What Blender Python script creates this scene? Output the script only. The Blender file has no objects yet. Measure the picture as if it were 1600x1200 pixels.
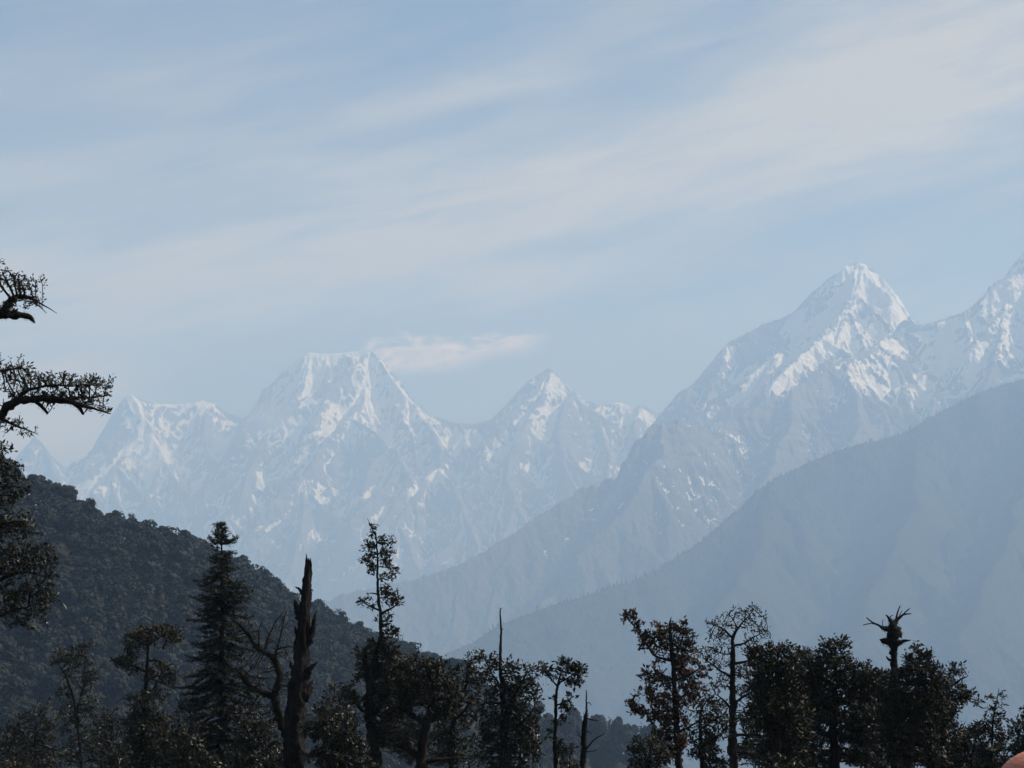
import bpy, math, random
import numpy as np
from mathutils import Vector

# ------------------------------------------------------------------ camera, sky, sun, exposure
C = bpy.context.scene
R = math.radians
FPX = 800 / math.tan(R(12.5))                 # focal length in 1600-pixel units
PITCH = math.atan(350 / FPX)
CAMZ = 1.6
cam = bpy.data.cameras.new('camera'); cam_o = bpy.data.objects.new('camera', cam)
C.collection.objects.link(cam_o)
cam.sensor_width = 36; cam.lens = 18 / math.tan(R(12.5))
cam.clip_start = 0.5; cam.clip_end = 80000
cam_o.location = (0, 0, CAMZ); cam_o.rotation_euler = (math.pi / 2 + PITCH, 0, 0)
C.camera = cam_o
C.view_settings.view_transform = 'Standard'; C.view_settings.look = 'None'
C.view_settings.exposure = 0.53; C.view_settings.gamma = 1.0
C.cycles.volume_bounces = 2
C.cycles.max_bounces = 6

SUN_AZ, SUN_EL = R(72), R(42)                 # from the right, a little behind the peaks
SKY_STRENGTH = 0.05
SUN_STRENGTH = 4.3
sd = Vector((math.sin(SUN_AZ) * math.cos(SUN_EL), math.cos(SUN_AZ) * math.cos(SUN_EL), math.sin(SUN_EL)))
sun = bpy.data.lights.new('sun', 'SUN'); sun.energy = SUN_STRENGTH; sun.angle = R(0.5); sun.color = (1.0, 0.97, 0.93)
sun_o = bpy.data.objects.new('sun', sun); C.collection.objects.link(sun_o)
sun_o.rotation_euler = sd.to_track_quat('Z', 'Y').to_euler(); sun_o.location = (50, 0, 100)


class X:
    """arithmetic on shader sockets"""
    nt = None
    def __init__(s, sock): s.s = sock
    @staticmethod
    def m(op, *a, clamp=False):
        n = X.nt.nodes.new('ShaderNodeMath'); n.operation = op; n.use_clamp = clamp
        for i, v in enumerate(a):
            if isinstance(v, X): X.nt.links.new(v.s, n.inputs[i])
            else: n.inputs[i].default_value = v
        return X(n.outputs[0])
    def __add__(s, o): return X.m('ADD', s, o)
    __radd__ = __add__
    def __sub__(s, o): return X.m('SUBTRACT', s, o)
    def __rsub__(s, o): return X.m('SUBTRACT', o, s)
    def __mul__(s, o): return X.m('MULTIPLY', s, o)
    __rmul__ = __mul__
    def __truediv__(s, o): return X.m('DIVIDE', s, o)
    def gauss(s, c, w):                        # bell around c
        t = (s - c) / w
        return X.m('EXPONENT', (t * t) * -1.0)
    def ramp(s, a, b):
        n = X.nt.nodes.new('ShaderNodeMapRange'); n.interpolation_type = 'SMOOTHSTEP'
        X.nt.links.new(s.s, n.inputs[0]); n.inputs[1].default_value = a; n.inputs[2].default_value = b
        return X(n.outputs[0])
    @staticmethod
    def noise(vec, scale, detail=4, rough=0.55, dist=0.0):
        n = X.nt.nodes.new('ShaderNodeTexNoise')
        X.nt.links.new(vec.s, n.inputs['Vector']); n.inputs['Scale'].default_value = scale
        n.inputs['Detail'].default_value = detail; n.inputs['Roughness'].default_value = rough
        n.inputs['Distortion'].default_value = dist
        return X(n.outputs['Fac'])
    @staticmethod
    def vec(x, y, z):
        n = X.nt.nodes.new('ShaderNodeCombineXYZ')
        for i, v in enumerate((x, y, z)):
            if isinstance(v, X): X.nt.links.new(v.s, n.inputs[i])
            else: n.inputs[i].default_value = v
        return X(n.outputs[0])
    @staticmethod
    def mix(f, a, b):
        n = X.nt.nodes.new('ShaderNodeMix'); n.data_type = 'RGBA'
        for sock, v in ((n.inputs[0], f), (n.inputs[6], a), (n.inputs[7], b)):
            if isinstance(v, X): X.nt.links.new(v.s, sock)
            elif isinstance(v, (int, float)): sock.default_value = v
            else: sock.default_value = (*v, 1)
        return X(n.outputs[2])


# ---- the sky: Nishita daylight with thin high cloud drawn by direction
w = bpy.data.worlds.new('World'); C.world = w; w.use_nodes = True
nt = w.node_tree; X.nt = nt
bg = nt.nodes['Background']; bg.inputs[1].default_value = SKY_STRENGTH
sky = nt.nodes.new('ShaderNodeTexSky'); sky.sky_type = 'NISHITA'; sky.sun_disc = False
sky.sun_elevation = SUN_EL; sky.sun_rotation = SUN_AZ; sky.altitude = 5000; sky.air_density = 1.0; sky.dust_density = 0.0; sky.ozone_density = 1.4
tc = nt.nodes.new('ShaderNodeTexCoord'); sp = nt.nodes.new('ShaderNodeSeparateXYZ')
nt.links.new(tc.outputs['Generated'], sp.inputs[0])
dx, dy, dz = (X(sp.outputs[i]) for i in range(3))
U = X.m('ARCTAN2', dx, dy) * FPX + 800.0       # azimuth and altitude in fine angular steps
V = 950.0 - X.m('ARCSINE', dz) * FPX
uv = X.vec(U * 0.001, V * 0.001, 0.0)
warp = X.noise(X.vec(U * 0.001 + V * 0.0012, V * 0.0034 + U * 0.0007, 3.1), 2.2, 4, 0.55) - 0.5
warp2 = X.noise(X.vec(U * 0.0012, V * 0.0045, 9.7), 3.0, 3, 0.55) - 0.5
Vw = V + warp * 210.0
fib = X.noise(X.vec(U * 0.0014 + V * 0.0016, V * 0.0085 + U * 0.0018, 5.5), 2.2, 7, 0.62, 0.5)
fib2 = X.noise(X.vec(U * 0.0018, V * 0.006 + U * 0.0016, 1.5), 1.3, 5, 0.6, 0.3)
line = 466.0 - U * 0.062 - U * U * 0.000111 + U.ramp(1150, 1650) * 60.0
wid = 122.0 - U * 0.008 + warp2 * 110.0
band = X.m('EXPONENT', X.m('POWER', X.m('ABSOLUTE', (Vw - line) / wid), 2.0) * -1.0)
band = band * ((fib - 0.5) * 2.1 + 0.86 + (fib2 - 0.5) * 1.3)
upper = (1.0 - V.ramp(40, 330)) * U.ramp(650, 1350) * (0.35 + fib2 * 0.65)
l2 = 292.0 - U * 0.2
wisp = (V + warp2 * 50.0 - l2).gauss(0.0, 26.0) * U.ramp(330, 640) * (1.0 - U.ramp(800, 1000)) * (0.3 + fib * 0.5)
left = (V + warp * 70.0 - 140.0).gauss(0.0, 75.0) * (1.0 - U.ramp(150, 650)) * fib2 * 0.55
left2 = (V + warp * 60.0 - 290.0 + U * 0.12).gauss(0.0, 40.0) * (1.0 - U.ramp(350, 800)) * fib * 0.5
left3 = (V - 670.0).gauss(0.0, 70.0) * (1.0 - U.ramp(60, 360)) * 1.0
mid = (V + warp * 40.0 - 455.0 + U * 0.02).gauss(0.0, 26.0) * U.ramp(560, 760) * (1.0 - U.ramp(900, 1150)) * 0.30
thin = (V + warp2 * 40.0 - 300.0).gauss(0.0, 20.0) * U.ramp(1200, 1350) * fib * 0.35
fine = X.noise(X.vec(U * 0.0028 + V * 0.0015, V * 0.022 + U * 0.0042, 8.8), 2.0, 8, 0.66, 0.8) - 0.5
low = fine * 0.32 + (fib2 - 0.42) * 0.7 + (fib - 0.5) * 0.6
pn = X.noise(X.vec(U * 0.012 + V * 0.006, V * 0.03, 2.2), 2.3, 8, 0.72, 0.4) - 0.5
pv_ = V + pn * 78.0
plume = (pv_ - 571.0 + U * 0.02).gauss(0.0, 21.0) * U.ramp(560, 584) * (1.0 - U.ramp(660, 770)) * 1.7
plume = plume + (pv_ - 640.0 + U * 0.125).gauss(0.0, 13.0) * U.ramp(690, 750) * (1.0 - U.ramp(800, 872)) * 1.0
plume = plume + (pv_ - 500.0).gauss(0.0, 20.0) * (U + pn * 60.0).gauss(1060.0, 26.0) * 0.14
fac = X.m('MAXIMUM', band + upper * 0.55 + wisp + left + left2 + left3 + mid + thin + low, 0.0)
fac = X.m('MINIMUM', fac * 0.9, 0.93)
# two small grey cloudlets
g1 = (U + warp2 * 90.0).gauss(20.0, 62.0) * (V + warp * 40.0).gauss(371.0, 13.0)
g2 = (U + warp2 * 90.0).gauss(1115.0, 55.0) * (V + warp * 60.0).gauss(192.0, 20.0) * 0.5
grey = X.m('MINIMUM', (g1 + g2) * (0.3 + fib), 0.8)
base = X(sky.outputs[0])
cl = X.mix(fac, base, (9.9, 8.7, 6.2))
cl = X.mix(X.m('MINIMUM', plume, 1.0) * X.m('MINIMUM', X.m('MAXIMUM', 0.62 + pn * 3.0, 0.06), 1.0), cl, (19.5, 16.0, 12.0))
cl = X.mix(grey * 0.55, cl, (4.0, 4.4, 5.2))
nt.links.new(cl.s, bg.inputs[0])


# ------------------------------------------------------------------ helpers
def P(px, py, d):
    """point seen at (px, py) of the picture when it lies d metres ahead"""
    px, py, d = np.broadcast_arrays(np.asarray(px, float), np.asarray(py, float), np.asarray(d, float))
    a = (px - 800) / FPX; b = (600 - py) / FPX
    cp, sp_ = math.cos(PITCH), math.sin(PITCH)
    vy = cp - b * sp_; vz = sp_ + b * cp
    s = d / vy
    return np.stack([a * s, d, vz * s + CAMZ], -1)


def tag(o, label=None, cat=None, group=None, kind=None):
    for k, v in (('label', label), ('category', cat), ('group', group), ('kind', kind)):
        if v: o[k] = v
    return o


def empty(name, loc):
    o = bpy.data.objects.new(name, None); o.empty_display_size = 0.3
    C.collection.objects.link(o); o.location = loc
    return o


def mesh(name, v, faces, mat, parent=None, smooth=True):
    """faces: list of int arrays (n x 3 / n x 4)"""
    me = bpy.data.meshes.new(name)
    v = np.asarray(v, np.float32)
    faces = [np.asarray(f, np.int32) for f in (faces if isinstance(faces, list) else [faces]) if len(f)]
    me.vertices.add(len(v)); me.vertices.foreach_set('co', v.ravel())
    loops = np.concatenate([f.ravel() for f in faces])
    cnt = np.concatenate([np.full(len(f), f.shape[1], np.int32) for f in faces])
    me.loops.add(len(loops)); me.loops.foreach_set('vertex_index', loops)
    me.polygons.add(len(cnt))
    st = np.zeros(len(cnt), np.int32); st[1:] = np.cumsum(cnt)[:-1]
    me.polygons.foreach_set('loop_start', st); me.polygons.foreach_set('loop_total', cnt)
    me.polygons.foreach_set('use_smooth', np.full(len(cnt), smooth))
    me.update(calc_edges=True); me.validate()
    me.materials.append(mat)
    o = bpy.data.objects.new(name, me); C.collection.objects.link(o)
    if parent is not None: o.parent = parent
    return o


def material(name):
    m = bpy.data.materials.new(name); m.use_nodes = True
    X.nt = m.node_tree
    return m, m.node_tree.nodes['Principled BSDF']


def setin(node, name, v):
    if isinstance(v, X): X.nt.links.new(v.s, node.inputs[name])
    else: node.inputs[name].default_value = (*v, 1) if isinstance(v, tuple) and len(v) == 3 else v


def bump(bs, h, dist, strength=1.0):
    n = X.nt.nodes.new('ShaderNodeBump'); n.inputs['Strength'].default_value = strength; n.inputs['Distance'].default_value = dist
    X.nt.links.new(h.s, n.inputs['Height']); X.nt.links.new(n.outputs[0], bs.inputs['Normal'])


def geo(out='Position'):
    n = X.nt.nodes.new('ShaderNodeNewGeometry'); return X(n.outputs[out])


def sep(v):
    n = X.nt.nodes.new('ShaderNodeSeparateXYZ'); X.nt.links.new(v.s, n.inputs[0]); return [X(n.outputs[i]) for i in range(3)]


def attr(name):
    n = X.nt.nodes.new('ShaderNodeAttribute'); n.attribute_name = name; return X(n.outputs['Fac'])


# numpy gradient noise
_rng = np.random.default_rng(7)
_perm = np.concatenate([_rng.permutation(256)] * 3).astype(np.int32)
_ang = _rng.uniform(0, 2 * np.pi, 256); _g = np.stack([np.cos(_ang), np.sin(_ang)], -1).astype(np.float32)


def perlin(x, y):
    xi = np.floor(x); yi = np.floor(y)
    fx = (x - xi).astype(np.float32); fy = (y - yi).astype(np.float32)
    xi = xi.astype(np.int32) & 255; yi = yi.astype(np.int32) & 255
    u = fx * fx * fx * (fx * (fx * 6 - 15) + 10); v = fy * fy * fy * (fy * (fy * 6 - 15) + 10)
    def gr(ix, iy, dx, dy):
        g = _g[_perm[_perm[ix & 255] + (iy & 255)]]
        return g[..., 0] * dx + g[..., 1] * dy
    a = gr(xi, yi, fx, fy); b = gr(xi + 1, yi, fx - 1, fy)
    c = gr(xi, yi + 1, fx, fy - 1); d = gr(xi + 1, yi + 1, fx - 1, fy - 1)
    return ((a + u * (b - a)) * (1 - v) + (c + u * (d - c)) * v) * 1.45


def fbm(x, y, o=4, gain=0.5):
    s = 0; a = 1; f = 1
    for i in range(o):
        s = s + a * perlin(x * f + 17.3 * i, y * f - 9.1 * i); a *= gain; f *= 2.03
    return s


def ridged(x, y, o=5, gain=0.52):
    s = 0; a = 1; f = 1; wgt = 1
    for i in range(o):
        n = 1 - np.abs(perlin(x * f + 31.7 * i, y * f + 5.3 * i)); n = n * n
        s = s + a * n * wgt; wgt = np.clip(n * 1.6, 0, 1); a *= gain; f *= 2.05
    return s


def sstep(x, a, b):
    t = np.clip((x - a) / (b - a), 0, 1); return t * t * (3 - 2 * t)

# ------------------------------------------------------------------ the land
FLOOR = -760.0
rs = np.random.default_rng(11)


def spurs(poly, n, length, drop, rng, lev=2):
    """side ridges running down from a crest (list of 3-D points) towards the viewer"""
    out = []
    poly = np.asarray(poly)
    seg = np.linalg.norm(np.diff(poly, axis=0), axis=1); cum = np.concatenate([[0], np.cumsum(seg)])
    for k in range(n):
        t = (k + rng.uniform(0.15, 0.85)) / n * cum[-1]
        p = np.array([np.interp(t, cum, poly[:, i]) for i in range(3)])
        L = length * rng.uniform(0.5, 1.25)
        ang = rng.normal(0, 0.55)
        m = 5; q = [p]
        g = drop * rng.uniform(0.75, 1.2)
        for j in range(m):
            ang += rng.normal(0, 0.22)
            st = L / m
            gg = g * (1.15 if j == 0 else 1.0)
            q.append(q[-1] + np.array([math.sin(ang) * st, -math.cos(ang) * st, -gg * st]))
        out.append(np.array(q))
        if lev > 1:
            for sgn in (-1, 1):
                for jj in range(2):
                    f = rng.uniform(0.2, 0.8) * m; i0 = int(f)
                    b = q[i0] + (q[i0 + 1] - q[i0]) * (f - i0)
                    a2 = ang + sgn * rng.uniform(0.6, 1.15); r = [b]
                    for j in range(3):
                        a2 += rng.normal(0, 0.2)
                        st = L * 0.16
                        r.append(r[-1] + np.array([math.sin(a2) * st, -math.cos(a2) * st, -g * 1.2 * st]))
                    out.append(np.array(r))
    return out


def range_mesh(name, px0, px1, dpx, y0, y1, dy, crests, ridges, nsp, spl, spd, slope, mat, namp, nwave, seed, jag=7.0, snow=None, warp_amp=24.0, small=None, cj=0.14, fields=()):
    rng = np.random.default_rng(seed)
    pxs = np.arange(px0, px1, dpx); ys = np.arange(y0, y1, dy)
    tx = (pxs - 800) / FPX / math.cos(PITCH) * 1.0
    Yg, Tg = np.meshgrid(ys, tx, indexing='ij')
    Xg = (Yg * Tg); 
    lines = []
    for c in crests:
        c3 = P(*np.array(c).T); lines.append((c3, 1.0))
        for s_ in spurs(c3, nsp(len(c)), spl, spd, rng): lines.append((s_, rng.uniform(0.9, 1.15)))
    for c in ridges:
        c3 = P(*np.array(c).T); lines.append((c3, 1.0))
        for s_ in spurs(c3, 3 + len(c), spl * 0.45, spd * 1.05, rng, 1): lines.append((s_, rng.uniform(0.95, 1.2)))
    wx = fbm(Xg / 420 + seed, Yg / 420, 4) * warp_amp; wy = fbm(Xg / 420 + 50, Yg / 420 + seed, 4) * warp_amp * 2.0
    Xw = (Xg + wx).astype(np.float32); Yw = (Yg + wy).astype(np.float32)
    Z = np.full(Xg.shape, FLOOR, np.float32); D = np.full(Xg.shape, 9e3, np.float32)
    for q, sf in lines:
        for a, b in zip(q[:-1], q[1:]):
            hi = max(a[2], b[2])
            reach = min((hi - FLOOR) / (slope * 0.6), 1500.0) if hi > FLOOR else 0
            if reach <= 0: continue
            r0 = np.searchsorted(ys, min(a[1], b[1]) - reach); r1 = np.searchsorted(ys, max(a[1], b[1]) + reach)
            ymid = min(a[1], b[1])
            c0 = np.searchsorted(tx, (min(a[0], b[0]) - reach) / (ymid if min(a[0], b[0]) > 0 else ymid - reach))
            c1 = np.searchsorted(tx, (max(a[0], b[0]) + reach) / ymid)
            if r1 <= r0 or c1 <= c0: continue
            sl = (slice(r0, r1), slice(c0, c1))
            ex, ey = b[0] - a[0], b[1] - a[1]; L2 = ex * ex + ey * ey + 1e-6
            gx = Xw[sl] - np.float32(a[0]); gy = Yw[sl] - np.float32(a[1])
            t = np.clip((gx * np.float32(ex) + gy * np.float32(ey)) / np.float32(L2), 0, 1)
            d = np.hypot((gx - t * np.float32(ex)) * np.float32(1.45), gy - t * np.float32(ey))
            h = np.float32(a[2]) + t * np.float32(b[2] - a[2]) - np.float32(slope * sf) * (np.sqrt(d * d + 196) - 14) * (1 - 0.4 * d / (d + 900))
            z = Z[sl]; better = h > z
            z[better] = h[better]; Z[sl] = z
            dd = D[sl]; np.minimum(dd, d, out=dd); D[sl] = dd
    # nothing in front stands above the crest line
    cr = np.asarray(crests[0], float); cpy = np.interp(pxs, cr[:, 0], cr[:, 1])
    lim = P(pxs, cpy + 1.0, 1.0)[:, 2] - CAMZ
    top = (lim[None, :] * ys[:, None] + CAMZ).astype(np.float32)
    over = np.maximum(Z - top, 0); Z -= over * 1.25
    k = np.clip(D / 160.0, 0, 1)
    rn = ridged(Xg / nwave + wx * 0.01, Yg / (nwave * 1.5) + 3.3 * seed, 6, 0.6)
    Z += ((rn - 1.25) * namp * k).astype(np.float32)
    fine = ridged(Xg / (nwave * 0.19) + seed + wy * 0.01, Yg / (nwave * 0.26) + wx * 0.01, 4, 0.62)
    Z += ((fine - 1.0) * jag * (cj + (1 - cj) * k)).astype(np.float32)
    if small: Z += (fbm(Xg / small[1], Yg / small[1], 2) * small[0]).astype(np.float32)
    Z = np.maximum(Z, FLOOR + 1 + 0 * Z)
    Zs = Z.copy()
    Z[0, :] = Z[-1, :] = FLOOR - 5; Z[:, 0] = Z[:, -1] = FLOOR - 5
    nr, nc = Z.shape
    idx = np.arange(nr * nc).reshape(nr, nc)
    f = np.stack([idx[:-1, :-1], idx[:-1, 1:], idx[1:, 1:], idx[1:, :-1]], -1).reshape(-1, 4)
    o = mesh(name, np.stack([Xg, Yg, Z], -1).reshape(-1, 3), f, mat)
    o['kind'] = 'structure'
    if snow:
        dzy = np.gradient(Zs, axis=0) / dy
        dzx = np.gradient(Zs, axis=1) / (np.gradient(Xg, axis=1))
        nz = 1 / np.sqrt(1 + dzx ** 2 + dzy ** 2)
        def blur(a, n):
            c = np.cumsum(np.pad(a, ((n + 1, n), (0, 0)), 'edge'), 0); a = (c[2 * n + 1:] - c[:-2 * n - 1]) / (2 * n + 1)
            c = np.cumsum(np.pad(a, ((0, 0), (n + 1, n)), 'edge'), 1); return (c[:, 2 * n + 1:] - c[:, :-2 * n - 1]) / (2 * n + 1)
        Z64 = Zs.astype(np.float64)
        lap = (blur(Z64, 4) - Z64) / 16.0                    # > 0 in gullies
        lap2 = (blur(Z64, 18) - Z64) / 70.0
        base, span, nz0, kz = snow
        big = fbm(Xg / 900 + 3, Yg / 900, 4)
        s_ = (Zs - base) / span + (nz - nz0) * kz + np.clip(lap, -1.2, 1.2) * 0.8 + np.clip(lap2, -1.2, 1.2) * 0.6 + big * 0.45
        # broad snowfields (+); bare rock (-), partly shade of snowy faces painted in
        gy = 950 - (Zs - CAMZ) / Yg * FPX
        wob = fbm(Xg / 260 + 9, Yg / 260, 3) * 0.42
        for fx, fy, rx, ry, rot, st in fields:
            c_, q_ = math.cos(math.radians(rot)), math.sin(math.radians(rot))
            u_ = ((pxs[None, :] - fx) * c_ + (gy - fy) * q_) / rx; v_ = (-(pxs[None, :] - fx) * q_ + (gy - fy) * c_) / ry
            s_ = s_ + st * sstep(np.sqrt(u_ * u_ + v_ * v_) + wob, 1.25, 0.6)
        forest = sstep(Zs + big * 140, base - 150, base - 600)
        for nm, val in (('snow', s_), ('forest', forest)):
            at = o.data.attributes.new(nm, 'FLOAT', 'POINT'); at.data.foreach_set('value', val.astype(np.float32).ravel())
    return o, (pxs, ys, Xg, Yg, Zs)


# rock, snow and high forest
m_rock, b = material('alpine rock and snow')
pos = geo(); nse = X.noise(pos, 0.012, 8, 0.62); nse2 = X.noise(pos, 0.045, 7, 0.68)
px_, py_, pz_ = sep(pos)
strata = X.noise(X.vec(px_ * 0.004 + pz_ * 0.006, py_ * 0.004, pz_ * 0.022), 1.0, 5, 0.6)
rock = X.mix(strata.ramp(0.35, 0.65), (0.075, 0.072, 0.07), (0.19, 0.18, 0.17))
wood = X.mix(nse2.ramp(0.4, 0.6), (0.04, 0.045, 0.034), (0.10, 0.095, 0.07))
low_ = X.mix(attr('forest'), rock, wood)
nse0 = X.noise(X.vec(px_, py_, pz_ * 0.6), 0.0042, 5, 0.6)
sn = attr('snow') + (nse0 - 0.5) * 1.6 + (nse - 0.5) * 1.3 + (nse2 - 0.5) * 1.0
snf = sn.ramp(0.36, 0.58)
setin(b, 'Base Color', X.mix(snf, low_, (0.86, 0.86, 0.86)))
b.inputs['Roughness'].default_value = 0.9; b.inputs['Specular IOR Level'].default_value = 0.15
bump(b, nse * 42.0 + nse2 * 14.0, 1.0, 1.0)

DET = 0.78          # grid coarseness
A_main = [(-420, 640, 21500), (-250, 600, 21500), (-120, 690, 21300), (-20, 745, 21300), (20, 722, 21400), (55, 681, 21500), (66, 690, 21500), (90, 718, 21500), (112, 735, 21600), (135, 722, 21900), (150, 690, 22000), (175, 648, 22000), (195, 621, 22000),
          (206, 616, 22000), (226, 624, 22100), (245, 630, 22200), (285, 631, 22300), (318, 626, 22400), (335, 630, 22400), (358, 645, 22400), (383, 652, 22400), (392, 640, 22300), (410, 615, 22200), (440, 582, 22100), (468, 560, 22100), (482, 550, 22000), (500, 552, 22000), (530, 552, 22000),
          (556, 548, 22000), (577, 543, 22000), (592, 560, 21800), (612, 590, 21500), (632, 615, 21200), (653, 638, 21000), (668, 648, 20950), (690, 654, 21000), (716, 661, 21000), (745, 660, 21000), (766, 655, 21000), (785, 637, 21000), (808, 612, 21000), (830, 592, 21000), (846, 581, 21000), (859, 571, 21000),
          (872, 585, 21000), (892, 608, 20900), (915, 625, 20900), (940, 632, 21000), (968, 628, 21000), (985, 634, 21000), (1003, 630, 21000), (1025, 644, 21200), (1070, 640, 21400), (1200, 660, 21500), (1350, 700, 21500)]
A_ridges = [
    [(205, 617, 22000), (222, 650, 21750), (238, 685, 21500), (256, 712, 21250), (285, 770, 20700), (310, 850, 19900)],
    [(135, 722, 21900), (140, 745, 21600), (158, 775, 21200), (175, 815, 20700)],
    [(66, 690, 21500), (85, 740, 21000), (120, 790, 20500), (180, 850, 19800)],
    [(332, 629, 22400), (318, 660, 22000), (325, 700, 21500), (350, 760, 20800), (400, 850, 19800)],
    [(484, 550, 22000), (478, 585, 21700), (462, 620, 21350), (435, 650, 21000), (405, 700, 20500), (370, 780, 19800), (330, 860, 19000)],
    [(579, 545, 22000), (574, 580, 21700), (566, 615, 21300), (545, 651, 20700), (505, 690, 20200), (475, 750, 19600), (470, 840, 18700), (440, 920, 18000)],
    [(545, 651, 20700), (585, 676, 20300), (620, 705, 19900), (640, 745, 19400), (610, 800, 18900), (560, 880, 18200)],
    [(653, 638, 21000), (672, 670, 20600), (690, 705, 20200), (684, 730, 19800), (655, 762, 19400), (630, 800, 18900), (590, 900, 17900)],
    [(684, 730, 19800), (705, 752, 19400), (722, 790, 18900), (745, 850, 18200), (740, 940, 17300)],
    [(716, 661, 21000), (735, 700, 20400), (762, 740, 19800), (775, 790, 19100), (800, 870, 18100)],
    [(859, 571, 21000), (852, 605, 20700), (838, 640, 20300), (805, 690, 19800), (790, 750, 19200), (830, 830, 18300)],
    [(893, 611, 20800), (886, 625, 20500), (872, 670, 20000), (880, 720, 19400), (905, 770, 18800), (880, 860, 17800)],
    [(940, 632, 21000), (935, 665, 20500), (955, 710, 19900), (940, 780, 19000)],
    [(1003, 630, 21000), (990, 670, 20500), (1000, 720, 19900), (960, 800, 18900)]]
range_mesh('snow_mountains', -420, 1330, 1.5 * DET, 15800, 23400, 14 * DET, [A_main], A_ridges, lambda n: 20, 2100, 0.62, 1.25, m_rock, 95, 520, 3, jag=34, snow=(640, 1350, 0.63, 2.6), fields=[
    (682, 742, 24, 11, 10, 1.4), (645, 768, 22, 6, -58, 1.3), (700, 762, 18, 5, 50, 1.2), (478, 848, 26, 10, -38, 1.3), (545, 795, 28, 10, -35, 1.2), (498, 785, 14, 7, -40, 1.1), (415, 755, 24, 8, 55, 1.2), (152, 764, 22, 9, 15, 1.3), (250, 700, 44, 10, 48, 1.2),
    (490, 590, 38, 12, -68, 1.2), (625, 615, 40, 9, 52, 1.2), (275, 632, 60, 6, 0, 1.0), (530, 551, 55, 6, -3, 1.2), (840, 645, 20, 7, -25, 1.2), (985, 640, 30, 12, 20, 1.0), (870, 600, 10, 22, -25, .9), (600, 690, 34, 9, 28, 1.0), (720, 690, 26, 16, 0, .8), (345, 690, 10, 30, 25, .9), (215, 640, 8, 26, -25, 1.0), (580, 770, 20, 6, -30, .9),
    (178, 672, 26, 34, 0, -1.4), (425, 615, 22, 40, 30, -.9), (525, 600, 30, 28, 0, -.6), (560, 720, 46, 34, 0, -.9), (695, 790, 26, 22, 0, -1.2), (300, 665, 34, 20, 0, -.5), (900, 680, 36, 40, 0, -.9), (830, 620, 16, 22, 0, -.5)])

C_main = [(960, 760, 18200), (1000, 690, 18400), (1030, 648, 18500), (1052, 624, 18400), (1062, 612, 18400), (1082, 603, 18300), (1098, 582, 18200), (1112, 566, 18100), (1128, 545, 18000), (1142, 533, 18000), (1170, 519, 18000), (1198, 503, 18000), (1222, 496, 18000),
          (1241, 488, 18000), (1256, 468, 17950), (1275, 450, 17900), (1292, 437, 17900), (1305, 428, 17850), (1320, 416, 17800), (1336, 411, 17800), (1350, 410, 17800), (1364, 421, 17800), (1380, 432, 17750), (1394, 450, 17700), (1412, 474, 17600), (1430, 505, 17400),
          (1446, 507, 17300), (1462, 503, 17250), (1490, 493, 17200), (1512, 486, 17200), (1532, 470, 17150), (1550, 452, 17100), (1570, 435, 17050), (1586, 415, 17000), (1604, 392, 17000), (1640, 345, 17000), (1690, 330, 17000), (1760, 390, 17000), (1850, 380, 17000), (2000, 430, 17000)]
D_main = [(1432, 507, 17300), (1415, 515, 16900), (1398, 520, 16600), (1378, 533, 16300), (1355, 547, 16000), (1328, 560, 15700), (1300, 569, 15500), (1280, 586, 15300), (1255, 598, 15200), (1232, 605, 15050), (1212, 618, 14950), (1190, 628, 14850), (1172, 640, 14750), (1150, 655, 14650), (1128, 664, 14500), (1117, 672, 14400), (1108, 682, 14300), (1098, 668, 14000), (1080, 660, 13800), (1060, 657, 13700), (1036, 659, 13650), (1012, 668, 13600), (992, 684, 13550), (982, 705, 13450), (960, 728, 13350), (925, 752, 13250), (895, 775, 13150), (858, 800, 13000), (830, 815, 12900), (795, 838, 12750), (740, 870, 12500), (680, 897, 12300), (600, 915, 12100), (530, 930, 11900), (440, 965, 11700), (330, 1010, 11500)]
C_ridges = [
    [(1348, 410, 17800), (1340, 445, 17500), (1322, 480, 17200), (1290, 520, 16800), (1240, 565, 16300), (1195, 615, 15800)],
    [(1394, 450, 17700), (1402, 490, 17300), (1382, 532, 16700)],
    [(1241, 488, 18000), (1236, 525, 17600), (1205, 570, 17100), (1165, 625, 16500), (1130, 680, 15900)],
    [(1135, 540, 18000), (1124, 580, 17600), (1100, 630, 17100), (1070, 690, 16500)],
    [(1500, 491, 17200), (1492, 540, 16500), (1470, 600, 15700), (1445, 660, 14900), (1420, 730, 14000)],
    [(1445, 507, 17300), (1442, 550, 16700), (1410, 610, 15900), (1380, 690, 14800), (1330, 770, 13900)],
    [(1586, 415, 17000), (1578, 480, 16300), (1555, 550, 15500), (1530, 640, 14600)],
    [(1690, 330, 17000), (1650, 470, 15900), (1620, 580, 14900)],
    [(1320, 562, 15650), (1335, 610, 15000), (1345, 660, 14400), (1310, 740, 13600)],
    [(1232, 605, 15050), (1240, 660, 14400), (1200, 740, 13600), (1130, 830, 12800)],
    [(1117, 672, 14400), (1090, 730, 13700), (1020, 800, 13000), (930, 880, 12300), (840, 950, 11700)],
    [(1040, 659, 13650), (1030, 710, 13200), (980, 790, 12600), (900, 870, 12000)]]
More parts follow.
